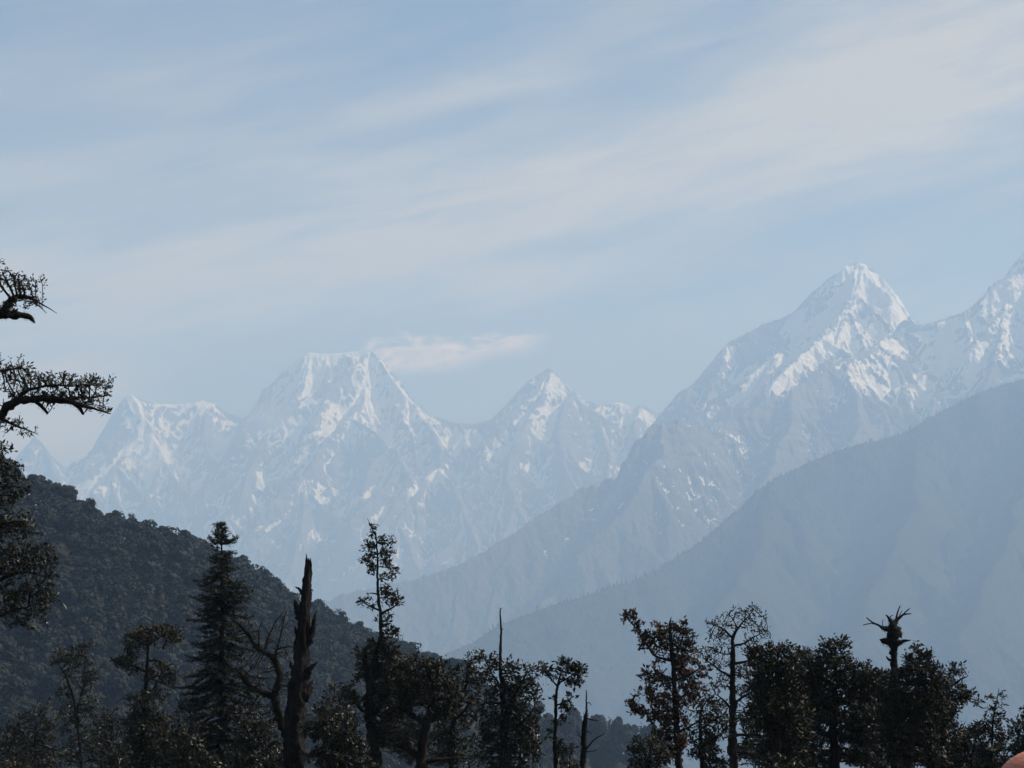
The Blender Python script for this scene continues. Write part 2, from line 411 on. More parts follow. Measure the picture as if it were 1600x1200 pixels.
range_mesh('rocky_mountains', 330, 1930, 1.4 * DET, 10700, 18700, 14 * DET, [C_main, D_main], C_ridges, lambda n: 16, 1700, 0.66, 1.2, m_rock, 80, 430, 5, jag=22, cj=0.5, snow=(1120, 950, 0.64, 2.6), fields=[
    (1390, 465, 22, 44, -38, 1.1), (1290, 545, 60, 14, -35, 1.1), (1232, 590, 40, 14, -40, 1.1), (1325, 420, 26, 8, 0, 1.2), (1138, 552, 7, 14, 0, 1.1), (1480, 545, 16, 46, 12, 1.2), (1510, 560, 30, 30, 0, .6), (1440, 600, 10, 40, -15, .8), (1395, 540, 34, 10, 35, .9), (1570, 450, 12, 36, 30, 1.0), (1340, 600, 26, 8, 40, .9), (1590, 590, 24, 5, -15, 1.0), (1500, 505, 30, 8, 0, .9), (1285, 490, 24, 8, -50, .7), (1165, 604, 42, 13, -45, 1.0), (1112, 645, 26, 9, -55, .9), (1050, 667, 46, 3.5, -4, 1.2), (1030, 684, 34, 2.5, 14, 1.1), (1075, 680, 26, 2.5, -16, 1.1), (1205, 645, 24, 3, -30, .9), (1400, 600, 8, 34, -25, .7),
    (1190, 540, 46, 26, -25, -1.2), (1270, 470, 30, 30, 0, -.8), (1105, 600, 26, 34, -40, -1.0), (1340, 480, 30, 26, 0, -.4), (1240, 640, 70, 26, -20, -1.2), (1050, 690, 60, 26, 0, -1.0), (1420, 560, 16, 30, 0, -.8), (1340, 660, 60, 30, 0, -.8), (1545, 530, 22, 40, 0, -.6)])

# the wooded spur across the valley
m_wood, b = material('distant wooded slope')
pos = geo(); n1 = X.noise(pos, 0.004, 5, 0.6); n2 = X.noise(pos, 0.03, 6, 0.65)
c = X.mix(n2.ramp(0.4, 0.62), (0.016, 0.022, 0.015), (0.030, 0.033, 0.021))
c = X.mix((n1 + (n2 - 0.5) * 0.5).ramp(0.58, 0.72) * 0.35, c, (0.07, 0.062, 0.04))
setin(b, 'Base Color', c); b.inputs['Roughness'].default_value = 0.95; b.inputs['Specular IOR Level'].default_value = 0.1
bump(b, n2 * 14.0, 1.0, 1.0)
F_main = [(430, 1085, 7600), (560, 1060, 7900), (680, 1030, 8150), (740, 1002, 8450), (775, 978, 8550), (800, 967, 8700), (850, 950, 8850), (900, 935, 9100), (940, 922, 9250), (975, 912, 9400), (1000, 903, 9500), (1040, 880, 9800), (1080, 856, 9950), (1105, 838, 10050), (1130, 815, 10200), (1155, 795, 10350), (1180, 768, 10450), (1210, 748, 10600), (1240, 733, 10750), (1275, 716, 10900), (1305, 704, 11000), (1340, 694, 11000), (1380, 685, 11150), (1415, 674, 11300), (1440, 660, 11300), (1465, 645, 11400), (1495, 630, 11550), (1530, 612, 11550), (1570, 599, 11700), (1605, 590, 11700), (1700, 545, 11850), (1830, 500, 11950), (1980, 470, 11950)]
F_ridges = [
    [(1210, 748, 10600), (1190, 850, 9500), (1120, 960, 8550), (1050, 1060, 7750)],
    [(1440, 660, 11300), (1430, 780, 9950), (1380, 900, 8850), (1320, 1020, 7900)],
    [(1605, 590, 11700), (1610, 720, 10200), (1570, 860, 9000), (1500, 1000, 8000)]]
far_o, FT = range_mesh('wooded_spur', 400, 1940, 2.2 * DET, 6400, 12900, 18 * DET, [F_main], F_ridges, lambda n: 9, 1700, 0.55, 0.85, m_wood, 45, 520, 9, jag=5, small=(5, 22))

# valley floor: one sheet out past the last range
m_ground, b = material('valley ground')
n1 = X.noise(geo(), 0.01, 6, 0.6)
setin(b, 'Base Color', X.mix(n1.ramp(0.4, 0.6), (0.03, 0.036, 0.022), (0.075, 0.065, 0.042))); b.inputs['Roughness'].default_value = 1.0
gv = np.array([[-12000, -3000, FLOOR - 2], [12000, -3000, FLOOR - 2], [12000, 24500, FLOOR - 2], [-12000, 24500, FLOOR - 2]])
tag(mesh('valley_floor', gv, np.array([[0, 1, 2, 3]]), m_ground), kind='structure')

# near land: the slope the trees stand on, a gully and the dark wooded hill on the left
H_line = P(*np.array([(-500, 470, 900), (-250, 590, 900), (-100, 665, 900), (0, 735, 900), (60, 765, 905), (120, 795, 910), (180, 818, 920), (240, 832, 930), (300, 855, 940), (350, 882, 950), (400, 912, 970), (450, 937, 990), (500, 957, 1010), (560, 982, 1040), (620, 1005, 1070), (680, 1030, 1100), (730, 1055, 1120), (790, 1090, 1130), (860, 1135, 1100)]).T)
H_line[:, 2] -= 7.0                            # the crowns make up the rest of the outline
M_line = P(*np.array([(560, 1180, 1230), (700, 1178, 1250), (800, 1174, 1260), (860, 1170, 1270), (920, 1172, 1270), (1000, 1182, 1260), (1060, 1200, 1250), (1200, 1300, 1200)]).T)


def near_z(x, y):
    x = np.asarray(x, float); y = np.asarray(y, float)
    z = np.where(y < 110, -0.12 * y, -13.2 - 0.33 * (y - 110)) + fbm(x / 14, y / 14, 3) * 0.35 - np.maximum(x - 60, 0) * 0.1
    z = np.maximum(z, FLOOR)
    for ln, sl_f, sl_b in ((H_line, 0.36, 0.5), (M_line, 0.5, 0.5)):
        for a, b in zip(ln[:-1], ln[1:]):
            ex, ey = b[0] - a[0], b[1] - a[1]
            t = np.clip(((x - a[0]) * ex + (y - a[1]) * ey) / (ex * ex + ey * ey), 0, 1)
            gx = x - a[0] - t * ex; gy = y - a[1] - t * ey
            d = np.hypot(gx * 2.4, gy)
            z = np.maximum(z, a[2] + t * (b[2] - a[2]) - np.where(gy < 0, sl_f, sl_b) * d * d / (d + 25))
    return z + fbm(x / 60, y / 60, 3) * 2.2 * sstep(y, 150, 400)


ysn = np.concatenate([np.arange(-40, 140, 3.0), np.arange(140, 1400, 8.0), np.arange(1400, 3400, 60.0)])
xsn = np.concatenate([np.arange(-900, -60, 12.0), np.arange(-60, 60, 3.0), np.arange(60, 900, 12.0)])
XN, YN = np.meshgrid(xsn, ysn)
ZN = near_z(XN, YN)
ZN[0, :] = ZN[-1, :] = FLOOR - 4; ZN[:, 0] = ZN[:, -1] = FLOOR - 4
idn = np.arange(XN.size).reshape(XN.shape)
m_near, b = material('grass and leaf litter ground')
n1 = X.noise(geo(), 0.35, 8, 0.65); n2 = X.noise(geo(), 0.03, 4, 0.6)
c = X.mix(n1.ramp(0.35, 0.65), (0.010, 0.011, 0.008), (0.028, 0.026, 0.019))
c = X.mix(n2.ramp(0.5, 0.7) * 0.7, c, (0.025, 0.03, 0.015))
setin(b, 'Base Color', c); b.inputs['Roughness'].default_value = 1.0; b.inputs['Specular IOR Level'].default_value = 0.1
bump(b, n1, 0.3, 1.0)
tag(mesh('hillside_ground', np.stack([XN, YN, ZN], -1).reshape(-1, 3), np.stack([idn[:-1, :-1], idn[:-1, 1:], idn[1:, 1:], idn[1:, :-1]], -1).reshape(-1, 4), m_near), kind='structure')

# ------------------------------------------------------------------ trees: how they grow
def leaf_mat(name, dark, light, rough=0.45, spec=0.35, third=None):
    m, b = material(name)
    t = attr('tone'); n1 = X.noise(geo(), 1.1, 3, 0.5)
    c = X.mix(t, dark, light)
    if third: c = X.mix((n1 + (t - 0.5) * 0.35).ramp(0.42, 0.58), c, third)
    setin(b, 'Base Color', c); b.inputs['Roughness'].default_value = rough; b.inputs['Specular IOR Level'].default_value = spec
    return m


def bark_mat(name, a, c, scale=6.0, dist=0.06):
    m, b = material(name)
    x, y, z = sep(geo())
    n1 = X.noise(X.vec(x, y, z * 0.25), scale, 7, 0.65); n2 = X.noise(geo(), scale * 0.3, 4, 0.6)
    setin(b, 'Base Color', X.mix((n1 * 0.6 + n2 * 0.4).ramp(0.38, 0.62), a, c))
    b.inputs['Roughness'].default_value = 0.95; b.inputs['Specular IOR Level'].default_value = 0.1
    bump(b, n1, dist, 1.0)
    return m


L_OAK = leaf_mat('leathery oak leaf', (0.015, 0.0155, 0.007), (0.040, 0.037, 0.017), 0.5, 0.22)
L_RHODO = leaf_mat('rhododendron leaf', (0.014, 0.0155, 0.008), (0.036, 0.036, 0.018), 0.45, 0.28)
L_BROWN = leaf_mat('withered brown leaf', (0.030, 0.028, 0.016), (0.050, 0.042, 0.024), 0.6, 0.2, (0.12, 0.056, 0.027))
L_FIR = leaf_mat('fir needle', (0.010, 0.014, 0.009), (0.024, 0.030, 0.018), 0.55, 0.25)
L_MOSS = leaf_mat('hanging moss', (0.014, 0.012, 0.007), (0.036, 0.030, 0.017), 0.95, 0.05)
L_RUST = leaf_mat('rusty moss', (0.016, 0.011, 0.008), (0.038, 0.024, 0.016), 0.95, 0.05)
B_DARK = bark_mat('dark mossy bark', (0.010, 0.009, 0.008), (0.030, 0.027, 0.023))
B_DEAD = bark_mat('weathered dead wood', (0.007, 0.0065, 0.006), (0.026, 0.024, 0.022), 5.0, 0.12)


def leaf_quads(pos, dirv, L, W, rng, fold=0.25):
    """one bent four-cornered leaf at each position"""
    n = len(pos)
    d = dirv / (np.linalg.norm(dirv, axis=1, keepdims=True) + 1e-9)
    r = rng.normal(size=(n, 3)); s = np.cross(d, r); s /= np.linalg.norm(s, axis=1, keepdims=True) + 1e-9
    u = np.cross(s, d)
    L = np.broadcast_to(L, n)[:, None]; W = np.broadcast_to(W, n)[:, None]
    v = np.empty((n, 4, 3))
    v[:, 0] = pos; v[:, 1] = pos + d * L * 0.55 + s * W * 0.5 + u * W * fold
    v[:, 2] = pos + d * L; v[:, 3] = pos + d * L * 0.55 - s * W * 0.5 + u * W * fold
    f = np.arange(n * 4).reshape(n, 4)
    return v.reshape(-1, 3), f


def leaf_object(name, v, f, mat, parent, rng, origin):
    o = mesh(name, v - origin, f, mat, parent, smooth=False)
    t = np.repeat(rng.random(len(f)), 4).astype(np.float32)
    at = o.data.attributes.new('tone', 'FLOAT', 'POINT'); at.data.foreach_set('value', t)
    return o


class Tree:
    def __init__(s, d, seed):
        s.d = d; s.px = d / FPX; s.rng = np.random.default_rng(seed)
        s.slim = 1.0; s.pos = []; s.par = []; s.rad = []

    def line(s, pts, step, wob=0.25, root=False, depth=None):
        """a trunk or limb given as (px, py, radius in px)"""
        pts = np.asarray(pts, float)
        n = len(pts); seg = np.hypot(*np.diff(pts[:, :2], axis=0).T) * s.px; cum = np.concatenate([[0], np.cumsum(seg)])
        m = max(2, int(cum[-1] / step) + 1); t = np.linspace(0, cum[-1], m)
        q = np.stack([np.interp(t, cum, pts[:, i]) for i in range(3)], -1)
        # soften the corners
        for _ in range(2):
            if m > 4: q[1:-1] = 0.25 * q[:-2] + 0.5 * q[1:-1] + 0.25 * q[2:]
        if depth is None: depth = 0 if root else s.rng.uniform(-0.45, 0.45)
        dz = t * depth
        p3 = P(q[:, 0], q[:, 1], s.d) + np.stack([0 * t, dz, 0 * t], -1)
        w = np.cumsum(s.rng.normal(0, wob * step * 0.35, (m, 3)), 0); w -= np.linspace(0, 1, m)[:, None] * w[-1]
        p3 = p3 + w
        if root:
            par = -1
        else:
            allp = np.asarray(s.pos)
            par = int(np.argmin(((allp - p3[0]) ** 2).sum(1)))
            p3 = p3 + (allp[par] - p3[0]) * np.linspace(1, 0, m)[:, None] * np.array([0.3, 1, 0.3])
        for k in range(m):
            if not root and k == 0: continue
            s.pos.append(p3[k]); s.par.append(par); s.rad.append(q[k, 2] * s.px * s.slim); par = len(s.pos) - 1

    def grow(s, att, step, infl, kill, iters=70):
        pos = list(s.pos); n0 = len(pos)
        A = np.asarray(att); alive = np.ones(len(A), bool)
        best = np.full(len(A), 1e9); bi = np.zeros(len(A), int)
        def upd(i0):
            N = np.asarray(pos[i0:])
            if not len(N): return
            for c in range(0, len(N), 400):
                dd = ((A[:, None, :] - N[None, c:c + 400]) ** 2).sum(2)
                j = dd.argmin(1); v = dd[np.arange(len(A)), j]
                bt = v < best; best[bt] = v[bt]; bi[bt] = j[bt] + i0 + c
        upd(0)
        kids = {}
        for it in range(iters):
            alive &= best > kill * kill
            act = alive & (best < infl * infl)
            if not act.any():
                if not alive.any(): break
                act = alive & (best <= best[alive].min() * 1.3)
            i0 = len(pos)
            dirs = {}
            D = A[act] - np.asarray(pos)[bi[act]]; D /= np.linalg.norm(D, axis=1, keepdims=True) + 1e-9
            for k, j in enumerate(bi[act]):
                dirs[j] = dirs.get(j, 0) + D[k]
            grown = 0
            for j, v in dirs.items():
                if kids.get(j, 0) >= 3:
                    alive[act & (bi == j)] = False; continue
                v = v + s.rng.normal(0, 0.30, 3); v /= np.linalg.norm(v) + 1e-9
                pos.append(pos[j] + v * step); s.par.append(int(j)); s.rad.append(0.0); kids[j] = kids.get(j, 0) + 1; grown += 1
            if grown: upd(i0)
        s.pos = pos; s.n0 = n0

    def finish(s, twig, power=2.3):
        s.pos = np.asarray(s.pos); n = len(s.pos); s.par = np.asarray(s.par)
        given = np.asarray(s.rad); acc = np.zeros(n); kids = np.zeros(n, int)
        for i in range(n - 1, -1, -1):            # children always follow their parents
            if kids[i] == 0: acc[i] = 1.0
            p = s.par[i]
            if p >= 0: acc[p] += acc[i]; kids[p] += 1
        s.count = acc; s.kids = kids
        grown = twig * acc ** (1 / power)
        s.rad = np.where(given > 0, given, grown)
        for i in range(n):                          # a branch is never thicker than what bears it
            p = s.par[i]
            if p >= 0: s.rad[i] = min(s.rad[i], s.rad[p] * 0.98 if given[i] == 0 else 9)

    def wood(s, sides=7, knob=0.18, rmin=0.0):
        n = len(s.pos); par = s.par; P3 = s.pos
        main = np.full(n, -1)
        order = np.argsort(s.rad)                   # thickest child continues the branch
        for i in order:
            if par[i] >= 0: main[par[i]] = i
        tang = np.zeros((n, 3))
        for i in range(n):
            a = P3[par[i]] if par[i] >= 0 else P3[i]; b = P3[main[i]] if main[i] >= 0 else P3[i]
            tang[i] = b - a
        tang /= np.linalg.norm(tang, axis=1, keepdims=True) + 1e-9
        ref = np.array([0.21, 0.93, 0.3]); ref2 = np.array([0.9, 0.1, 0.4])
        u = np.cross(tang, ref); bad = np.linalg.norm(u, axis=1) < 0.15
        u[bad] = np.cross(tang[bad], ref2); u /= np.linalg.norm(u, axis=1, keepdims=True)
        v = np.cross(tang, u)
        ang = np.arange(sides) * 2 * np.pi / sides
        def ring(p, r, uu, vv):
            return p[:, None] + r[:, None, None] * (np.cos(ang)[None, :, None] * uu[:, None] + np.sin(ang)[None, :, None] * vv[:, None])
        rr = s.rad.copy()
        R0 = ring(P3, rr, u, v)
        kn = 1 + s.rng.normal(0, knob, (n, sides, 1)) * np.clip(rr / (4 * s.px), 0, 1)[:, None, None]
        R0 = P3[:, None] + (R0 - P3[:, None]) * kn
        ch = np.where(par >= 0)[0]; side = ch[main[par[ch]] != ch]; cont = ch[main[par[ch]] == ch]
        RB = ring(P3[par[side]], np.minimum(rr[side] * 1.25, rr[par[side]]), u[side], v[side])
        V = np.concatenate([R0.reshape(-1, 3), RB.reshape(-1, 3)])
        def strip(a, b):
            k = np.arange(sides); k2 = (k + 1) % sides
            return np.stack([a[:, None] * sides + k, a[:, None] * sides + k2, b[:, None] * sides + k2, b[:, None] * sides + k], -1).reshape(-1, 4)
        F = np.concatenate([strip(par[cont], cont), strip(n + np.arange(len(side)), side)])
        tips = np.where(main < 0)[0]
        cap = (tips[:, None] * sides + np.arange(sides))
        # close the tips with a point
        tp = P3[tips] + tang[tips] * rr[tips, None] * 1.5
        base = len(V); V = np.concatenate([V, tp])
        k = np.arange(sides); k2 = (k + 1) % sides
        T = np.stack([cap[:, k], cap[:, k2], np.broadcast_to(base + np.arange(len(tips))[:, None], (len(tips), sides))], -1).reshape(-1, 3)
        return V, [F, T]


def base_of(px, d):
    p = P(px, 1000, d)
    return np.array([p[0], d, float(near_z(p[0], d))])


def tree(name, label, cat, d, trunk, limbs=(), blobs=(), leaf=L_OAK, size=0.105, lpn=3.4, den=1.0, seed=1, group=None, bark=B_DARK, moss=None, moss_r=3.0, moss_n=10, step=6.0, twig=0.55, ratio=0.42, bare=0.0, spread=1.0, crown_name='crown', droop=0.0, slim=0.74):
    T = Tree(d, seed); rng = T.rng; px = T.px; T.slim = slim
    b = base_of(trunk[0][0], d)
    st = step * px
    # the root line starts at the ground under the frame
    up = P(trunk[0][0], trunk[0][1], d)
    gpy = 600 - FPX * math.tan(math.atan2(b[2] - 0.25 - CAMZ, d) - PITCH)
    T.line([(trunk[0][0] + rng.uniform(-4, 4), gpy, trunk[0][2] * 1.5), (trunk[0][0], trunk[0][1] + 8, trunk[0][2] * 1.05)] + list(trunk), st, root=True)
    for l in limbs: T.line(l, st)
    att = []
    for bl in blobs:
        cx, cy, rx, ry = bl[:4]; dn = bl[4] if len(bl) > 4 else 1.0
        n = max(5, int(rx * ry * 0.27 * den * dn))
        q = rng.normal(size=(n, 3)); q /= np.linalg.norm(q, axis=1, keepdims=True); 
        k3 = rng.normal(size=(5, 3)) * 1.8; ph = rng.uniform(0, 6.28, 5)
        lump = 1 + 0.16 * np.sin(q @ k3.T + ph).sum(1, keepdims=True)
        q *= rng.random((n, 1)) ** (1 / 2.2) * np.clip(lump, 0.45, 1.5) * np.where(rng.random((n, 1)) < 0.07, 1.3, 1.0)
        dep = rng.normal(0, 0.35) * rx * px * spread
        pt = P(cx + q[:, 0] * rx, cy + q[:, 1] * ry, d)
        pt[:, 1] += dep + q[:, 2] * rx * px * 0.85 * spread
        att.append(pt)
    if att: T.grow(np.concatenate(att), st, st * 7, st * 1.15)
    else: T.n0 = len(T.pos)
    T.finish(twig * px)
    e = empty(name, b); tag(e, label, cat, group)
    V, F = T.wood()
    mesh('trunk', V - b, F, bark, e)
    new = np.arange(T.n0, len(T.pos))
    if att and len(new):
        thin = new[(T.count[new] <= 5)]
        thin = thin[rng.random(len(thin)) > bare]
        k = rng.poisson(lpn * 2.9, len(thin)) + (T.kids[thin] == 0) * 2
        idx = np.repeat(thin, k)
        bd = T.pos[idx] - T.pos[T.par[idx]]; bd /= np.linalg.norm(bd, axis=1, keepdims=True) + 1e-9
        dv = rng.normal(size=(len(idx), 3)) * 0.75 + bd * 0.7 + np.array([0, 0, 0.25 - droop])
        p = T.pos[idx] + bd * rng.uniform(-0.6, 0.4, (len(idx), 1)) * st + rng.normal(0, st * 0.48, (len(idx), 3))
        L = size * 1.12 * np.clip(rng.lognormal(0, 0.32, len(idx)), 0.4, 1.9)
        v, f = leaf_quads(p, dv, L, L * ratio, rng)
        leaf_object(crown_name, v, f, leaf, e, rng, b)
    if moss is not None:
        big = np.where((T.rad > moss_r * px) & (T.pos[:, 2] > P(0, 1230, d)[2]))[0]
        idx = np.repeat(big, rng.poisson(moss_n * 2.4, len(big)))
        q = rng.normal(size=(len(idx), 3)); q /= np.linalg.norm(q, axis=1, keepdims=True)
        p = T.pos[idx] + q * (T.rad[idx] * rng.uniform(0.75, 1.15, len(idx)))[:, None] + rng.normal(0, st * 0.3, (len(idx), 3))
        dv = q * 0.8 + rng.normal(0, 0.5, (len(idx), 3)) + np.array([0, 0, -0.5])
        L = px * rng.uniform(1.0, 2.8, len(idx))
        v, f = leaf_quads(p, dv, L, L * 0.28, rng)
        leaf_object('moss_clumps', v, f, moss, e, rng, b)
    return e


def fir(name, label, d, apex, profile, seed):
    rng = np.random.default_rng(seed); px = d / FPX
    b = base_of(apex[0], d)
    top = P(apex[0], apex[1], d); H = top[2] - b[2]
    e = empty(name, b); tag(e, label, 'fir tree')
    T = Tree(d, seed); st = 3 * px
    gpy = 600 - FPX * math.tan(math.atan2(b[2] - 0.25 - CAMZ, d) - PITCH)
    T.line([(apex[0] + 2, gpy, 8.0), (apex[0] + 1, 1200, 6.2), (apex[0], 1050, 4.6), (apex[0] + 1, 950, 3.2), (apex[0], apex[1] + 30, 1.3), (apex[0], apex[1], 0.5)], st, 0.1, root=True)
    nt_ = len(T.pos); tr = np.asarray(T.pos)
    pys = np.array([p[0] for p in profile]); hw = np.array([p[1] for p in profile])
    needles = []; y = apex[1] + 3.0
    gap = 5.0
    while y < 1300:
        nb = rng.integers(5, 8) if y < apex[1] + 60 else rng.integers(6, 10)
        a0 = rng.uniform(0, 6.28)
        tier = rng.uniform(0.62, 1.22)
        for k in range(nb):
            az = a0 + k * 6.28 / nb + rng.normal(0, 0.3); yj = y + rng.normal(0, 2.6)
            L = np.interp(y, pys, hw) * px * rng.uniform(0.62, 1.12) * tier
            if y > apex[1] + 70 and rng.random() < 0.22: continue
            j = int(np.argmin(np.abs(tr[:, 2] - P(apex[0], yj, d)[2])))
            p = tr[j].copy(); par = j
            el = 0.45 if y < apex[1] + 40 else rng.uniform(-0.42, 0.15)
            m = max(3, int(L / (3.2 * px)))
            cx, cy = math.cos(az), math.sin(az)
            r0 = max(0.5, L / px * 0.028)
            for i in range(m):
                t = (i + 1) / m
                ee = el - 0.35 * math.sin(t * 2.6) + 0.55 * t * t + rng.normal(0, 0.08)
                az2 = az + rng.normal(0, 0.12)
                dvec = np.array([math.cos(az2) * math.cos(ee), math.sin(az2) * math.cos(ee), math.sin(ee)])
                p = p + dvec * L / m
                T.pos.append(p.copy()); T.par.append(par); T.rad.append(max(0.35, r0 * (1 - 0.8 * t)) * px); par = len(T.pos) - 1
                if t < 0.12: continue
                tl = (0.10 + 0.26 * (1 - abs(t - 0.45))) * min(L, 26 * px)
                for sg in (-1, 1):
                    for h in range(2):
                        if rng.random() < 0.12: continue
                        sdir = np.array([-math.sin(az2) * sg, math.cos(az2) * sg, 0])
                        td = dvec * rng.uniform(0.4, 0.9) + sdir * rng.uniform(0.5, 1.0) + np.array([0, 0, rng.uniform(-0.35, 0.2)])
                        td /= np.linalg.norm(td)
                        nn = max(3, int(tl / (1.4 * px)))
                        tt = rng.uniform(0.05, 1.0, nn)
                        pp = p - dvec * L / m * h * 0.5 + td * (tt * tl * rng.uniform(0.7, 1.2))[:, None]
                        needles.append((pp, td + rng.normal(0, 0.42, (nn, 3)) + np.array([0, 0, 0.10])))
        y += gap; gap = min(9.5, gap + 0.16)
    T.pos = np.asarray(T.pos); T.par = np.asarray(T.par); T.rad = np.asarray(T.rad); T.n0 = nt_
    V, F = T.wood(6)
    mesh('trunk', V - b, F, B_DARK, e)
    pp = np.concatenate([n[0] for n in needles]); dv = np.concatenate([n[1] for n in needles])
    L = px * rng.uniform(3.2, 6.5, len(pp))
    v, f = leaf_quads(pp, dv, L, L * 0.26, rng, 0.1)
    leaf_object('crown', v, f, L_FIR, e, rng, b)
    return e


def snag(name, label, d, trunk, spikes, seed, mat=B_DEAD, sides=22):
    """a dead standing trunk with a splintered top; splinters and stubs are parts"""
    rng = np.random.default_rng(seed); px = d / FPX
    b = base_of(trunk[-1][0], d); e = empty(name, b); tag(e, label, 'dead tree')
    t = np.asarray(trunk, float)[::-1]
    gpy = 600 - FPX * math.tan(math.atan2(b[2] - 0.25 - CAMZ, d) - PITCH)
    t = np.concatenate([[[t[0][0], gpy, t[0][2] * 1.3]], t])
    cum = np.concatenate([[0], np.cumsum(np.abs(np.diff(t[:, 1])))]); m = int(cum[-1] / 2.2)
    s_ = np.linspace(0, cum[-1], m); q = np.stack([np.interp(s_, cum, t[:, i]) for i in range(3)], -1)
    ang = np.arange(sides) * 2 * np.pi / sides
    A, S = np.meshgrid(ang, s_)
    gro = fbm(np.cos(A) * 2.2 + seed, np.sin(A) * 2.2 + S * 0.012, 3) * 0.34 + perlin(np.cos(A) * 5, np.sin(A) * 5 + S * 0.03) * 0.16
    lump = fbm(np.cos(A) * 0.9 + S * 0.045, np.sin(A) * 0.9 + 7, 3) * 0.2
    spl = perlin(np.cos(A) * 7 + 3, np.sin(A) * 7 + S * 0.11) * 0.22
    r = q[:, 2:3] * px * 0.84 * (1 + gro + lump + spl)
    cx = P(q[:, 0], q[:, 1], d)
    Vv = cx[:, None] + np.stack([np.cos(A) * r, np.sin(A) * r, 0 * r], -1)
    k = sstep(s_, cum[-1] - 10, cum[-1])[:, None]
    Vv[..., 2] += k * (perlin(np.cos(A) * 3 + 2, np.sin(A) * 3) * 8 * px)
    V = Vv.reshape(-1, 3); idx = np.arange(m * sides).reshape(m, sides)
    f = np.stack([idx[:-1], np.roll(idx[:-1], -1, 1), np.roll(idx[1:], -1, 1), idx[1:]], -1).reshape(-1, 4)
    tp = len(V); V = np.concatenate([V, [cx[-1] + [0, 0, -3 * px]]])
    tri = np.stack([idx[-1], np.roll(idx[-1], -1), np.full(sides, tp)], -1)
    mesh('trunk', V - b, [f, tri], mat, e)
    for sp_ in spikes:
        T = Tree(d, seed + 5); T.line(sp_, 2.5 * px, 0.5, root=True, depth=rng.uniform(-0.3, 0.3)); T.finish(px)
        V, F = T.wood(8, 0.28)
        mesh('broken_limb', V - b, F, mat, e)
    return e

# ------------------------------------------------------------------ the trees in front
tree('mossy_oak', 'old oak reaching in from the left edge with thick mossy bare-tipped limbs against the sky', 'tree', 42,
     [(-70, 1250, 36), (-75, 1000, 32), (-72, 760, 28), (-64, 600, 22), (-58, 480, 16), (-52, 400, 9), (-40, 340, 4)],
     [[(-66, 690, 14), (-25, 672, 11), (0, 656, 10), (14, 640, 9), (32, 628, 8.5), (57, 625, 8), (95, 626, 7), (124, 633, 5), (152, 641, 2.6), (180, 650, 0.8)],
      [(-60, 520, 11), (-25, 498, 9.5), (0, 488, 9), (22, 489, 8), (41, 490, 6), (46, 499, 2)],
      [(0, 488, 8), (10, 470, 8), (20, 462, 7), (40, 462, 3.5), (62, 474, 1.6), (82, 485, 0.6)], [(46, 465, 2), (58, 478, 1.2), (72, 489, 0.6)],
      [(63, 628, 5), (68, 637, 4), (74, 646, 3)], [(124, 633, 5), (128, 641, 4), (129, 646, 3)],
      [(30, 628, 5), (50, 610, 3.5), (80, 604, 2.5), (120, 606, 1.5), (165, 604, 0.8)], [(95, 626, 4), (130, 620, 2.4), (165, 616, 0.9)],
      [(-40, 600, 5), (0, 580, 3), (30, 572, 2)], [(5, 655, 4), (25, 663, 2.4), (45, 672, 1.3), (57, 678, 0.7)]],
     [(-5, 430, 30, 24), (22, 440, 26, 20), (45, 452, 20, 12), (65, 443, 12, 8, .8), (35, 470, 24, 9, .7), (15, 485, 22, 10), (-8, 575, 30, 20), (25, 580, 26, 18), (50, 595, 26, 16), (80, 600, 26, 17, 1.2), (110, 602, 26, 18, 1.2), (140, 602, 24, 18, 1.1), (164, 606, 14, 14), (90, 618, 40, 8, 1.6), (130, 622, 30, 8, 1.3), (25, 610, 28, 12, 1.2), (150, 634, 22, 9, .9), (166, 644, 12, 6, .8), (22, 664, 26, 12, .8), (45, 674, 14, 8, .7), (-5, 645, 20, 20, .7)],
     leaf=L_OAK, size=0.052, lpn=1.5, den=0.9, seed=3, moss=L_MOSS, moss_r=2.6, moss_n=26, step=5, twig=0.75, bare=0.3, slim=0.76)

tree('leafy_oak', 'leafy oak at the left edge hanging dense dark foliage below the mossy limbs', 'tree', 46,
     [(-45, 1250, 14), (-40, 1000, 12), (-32, 850, 9), (-20, 740, 5), (-8, 700, 2)],
     [[(-36, 930, 7), (0, 905, 4), (40, 890, 2.5), (80, 905, 1)], [(-32, 850, 6), (0, 820, 3.5), (40, 815, 2)], [(-40, 1000, 6), (0, 960, 3), (50, 945, 1.6)]],
     [(5, 705, 16, 14), (0, 740, 30, 22), (15, 770, 30, 26), (0, 810, 35, 30), (35, 825, 36, 28), (55, 870, 30, 26), (20, 880, 38, 30), (72, 890, 18, 18, .8), (50, 925, 34, 22), (15, 940, 30, 28), (62, 955, 22, 16, .8), (35, 970, 24, 14, .7), (78, 935, 14, 14, .6)],
     leaf=L_RHODO, size=0.08, lpn=1.5, den=0.62, seed=4, step=6)

tree('thin_tree', 'thin twiggy tree dim before the hillside, nearest the leafy oak on the left', 'tree', 95,
     [(128, 1225, 4), (126, 1165, 3.6), (121, 1116, 3.2), (106, 1062, 2.4), (92, 1040, 1.2)],
     [[(121, 1112, 2.5), (130, 1070, 2), (128, 1020, 1)], [(124, 1140, 2), (112, 1120, 1.4), (97, 1110, .8)]],
     [(100, 1030, 26, 20, .7), (126, 1022, 24, 22, .8), (132, 1060, 22, 28, .9), (108, 1075, 20, 25, .8), (138, 1105, 18, 25), (118, 1120, 24, 26), (130, 1160, 24, 28), (112, 1180, 22, 22)],
     leaf=L_OAK, size=0.11, lpn=2.2, den=0.8, seed=6, step=6, twig=0.5)

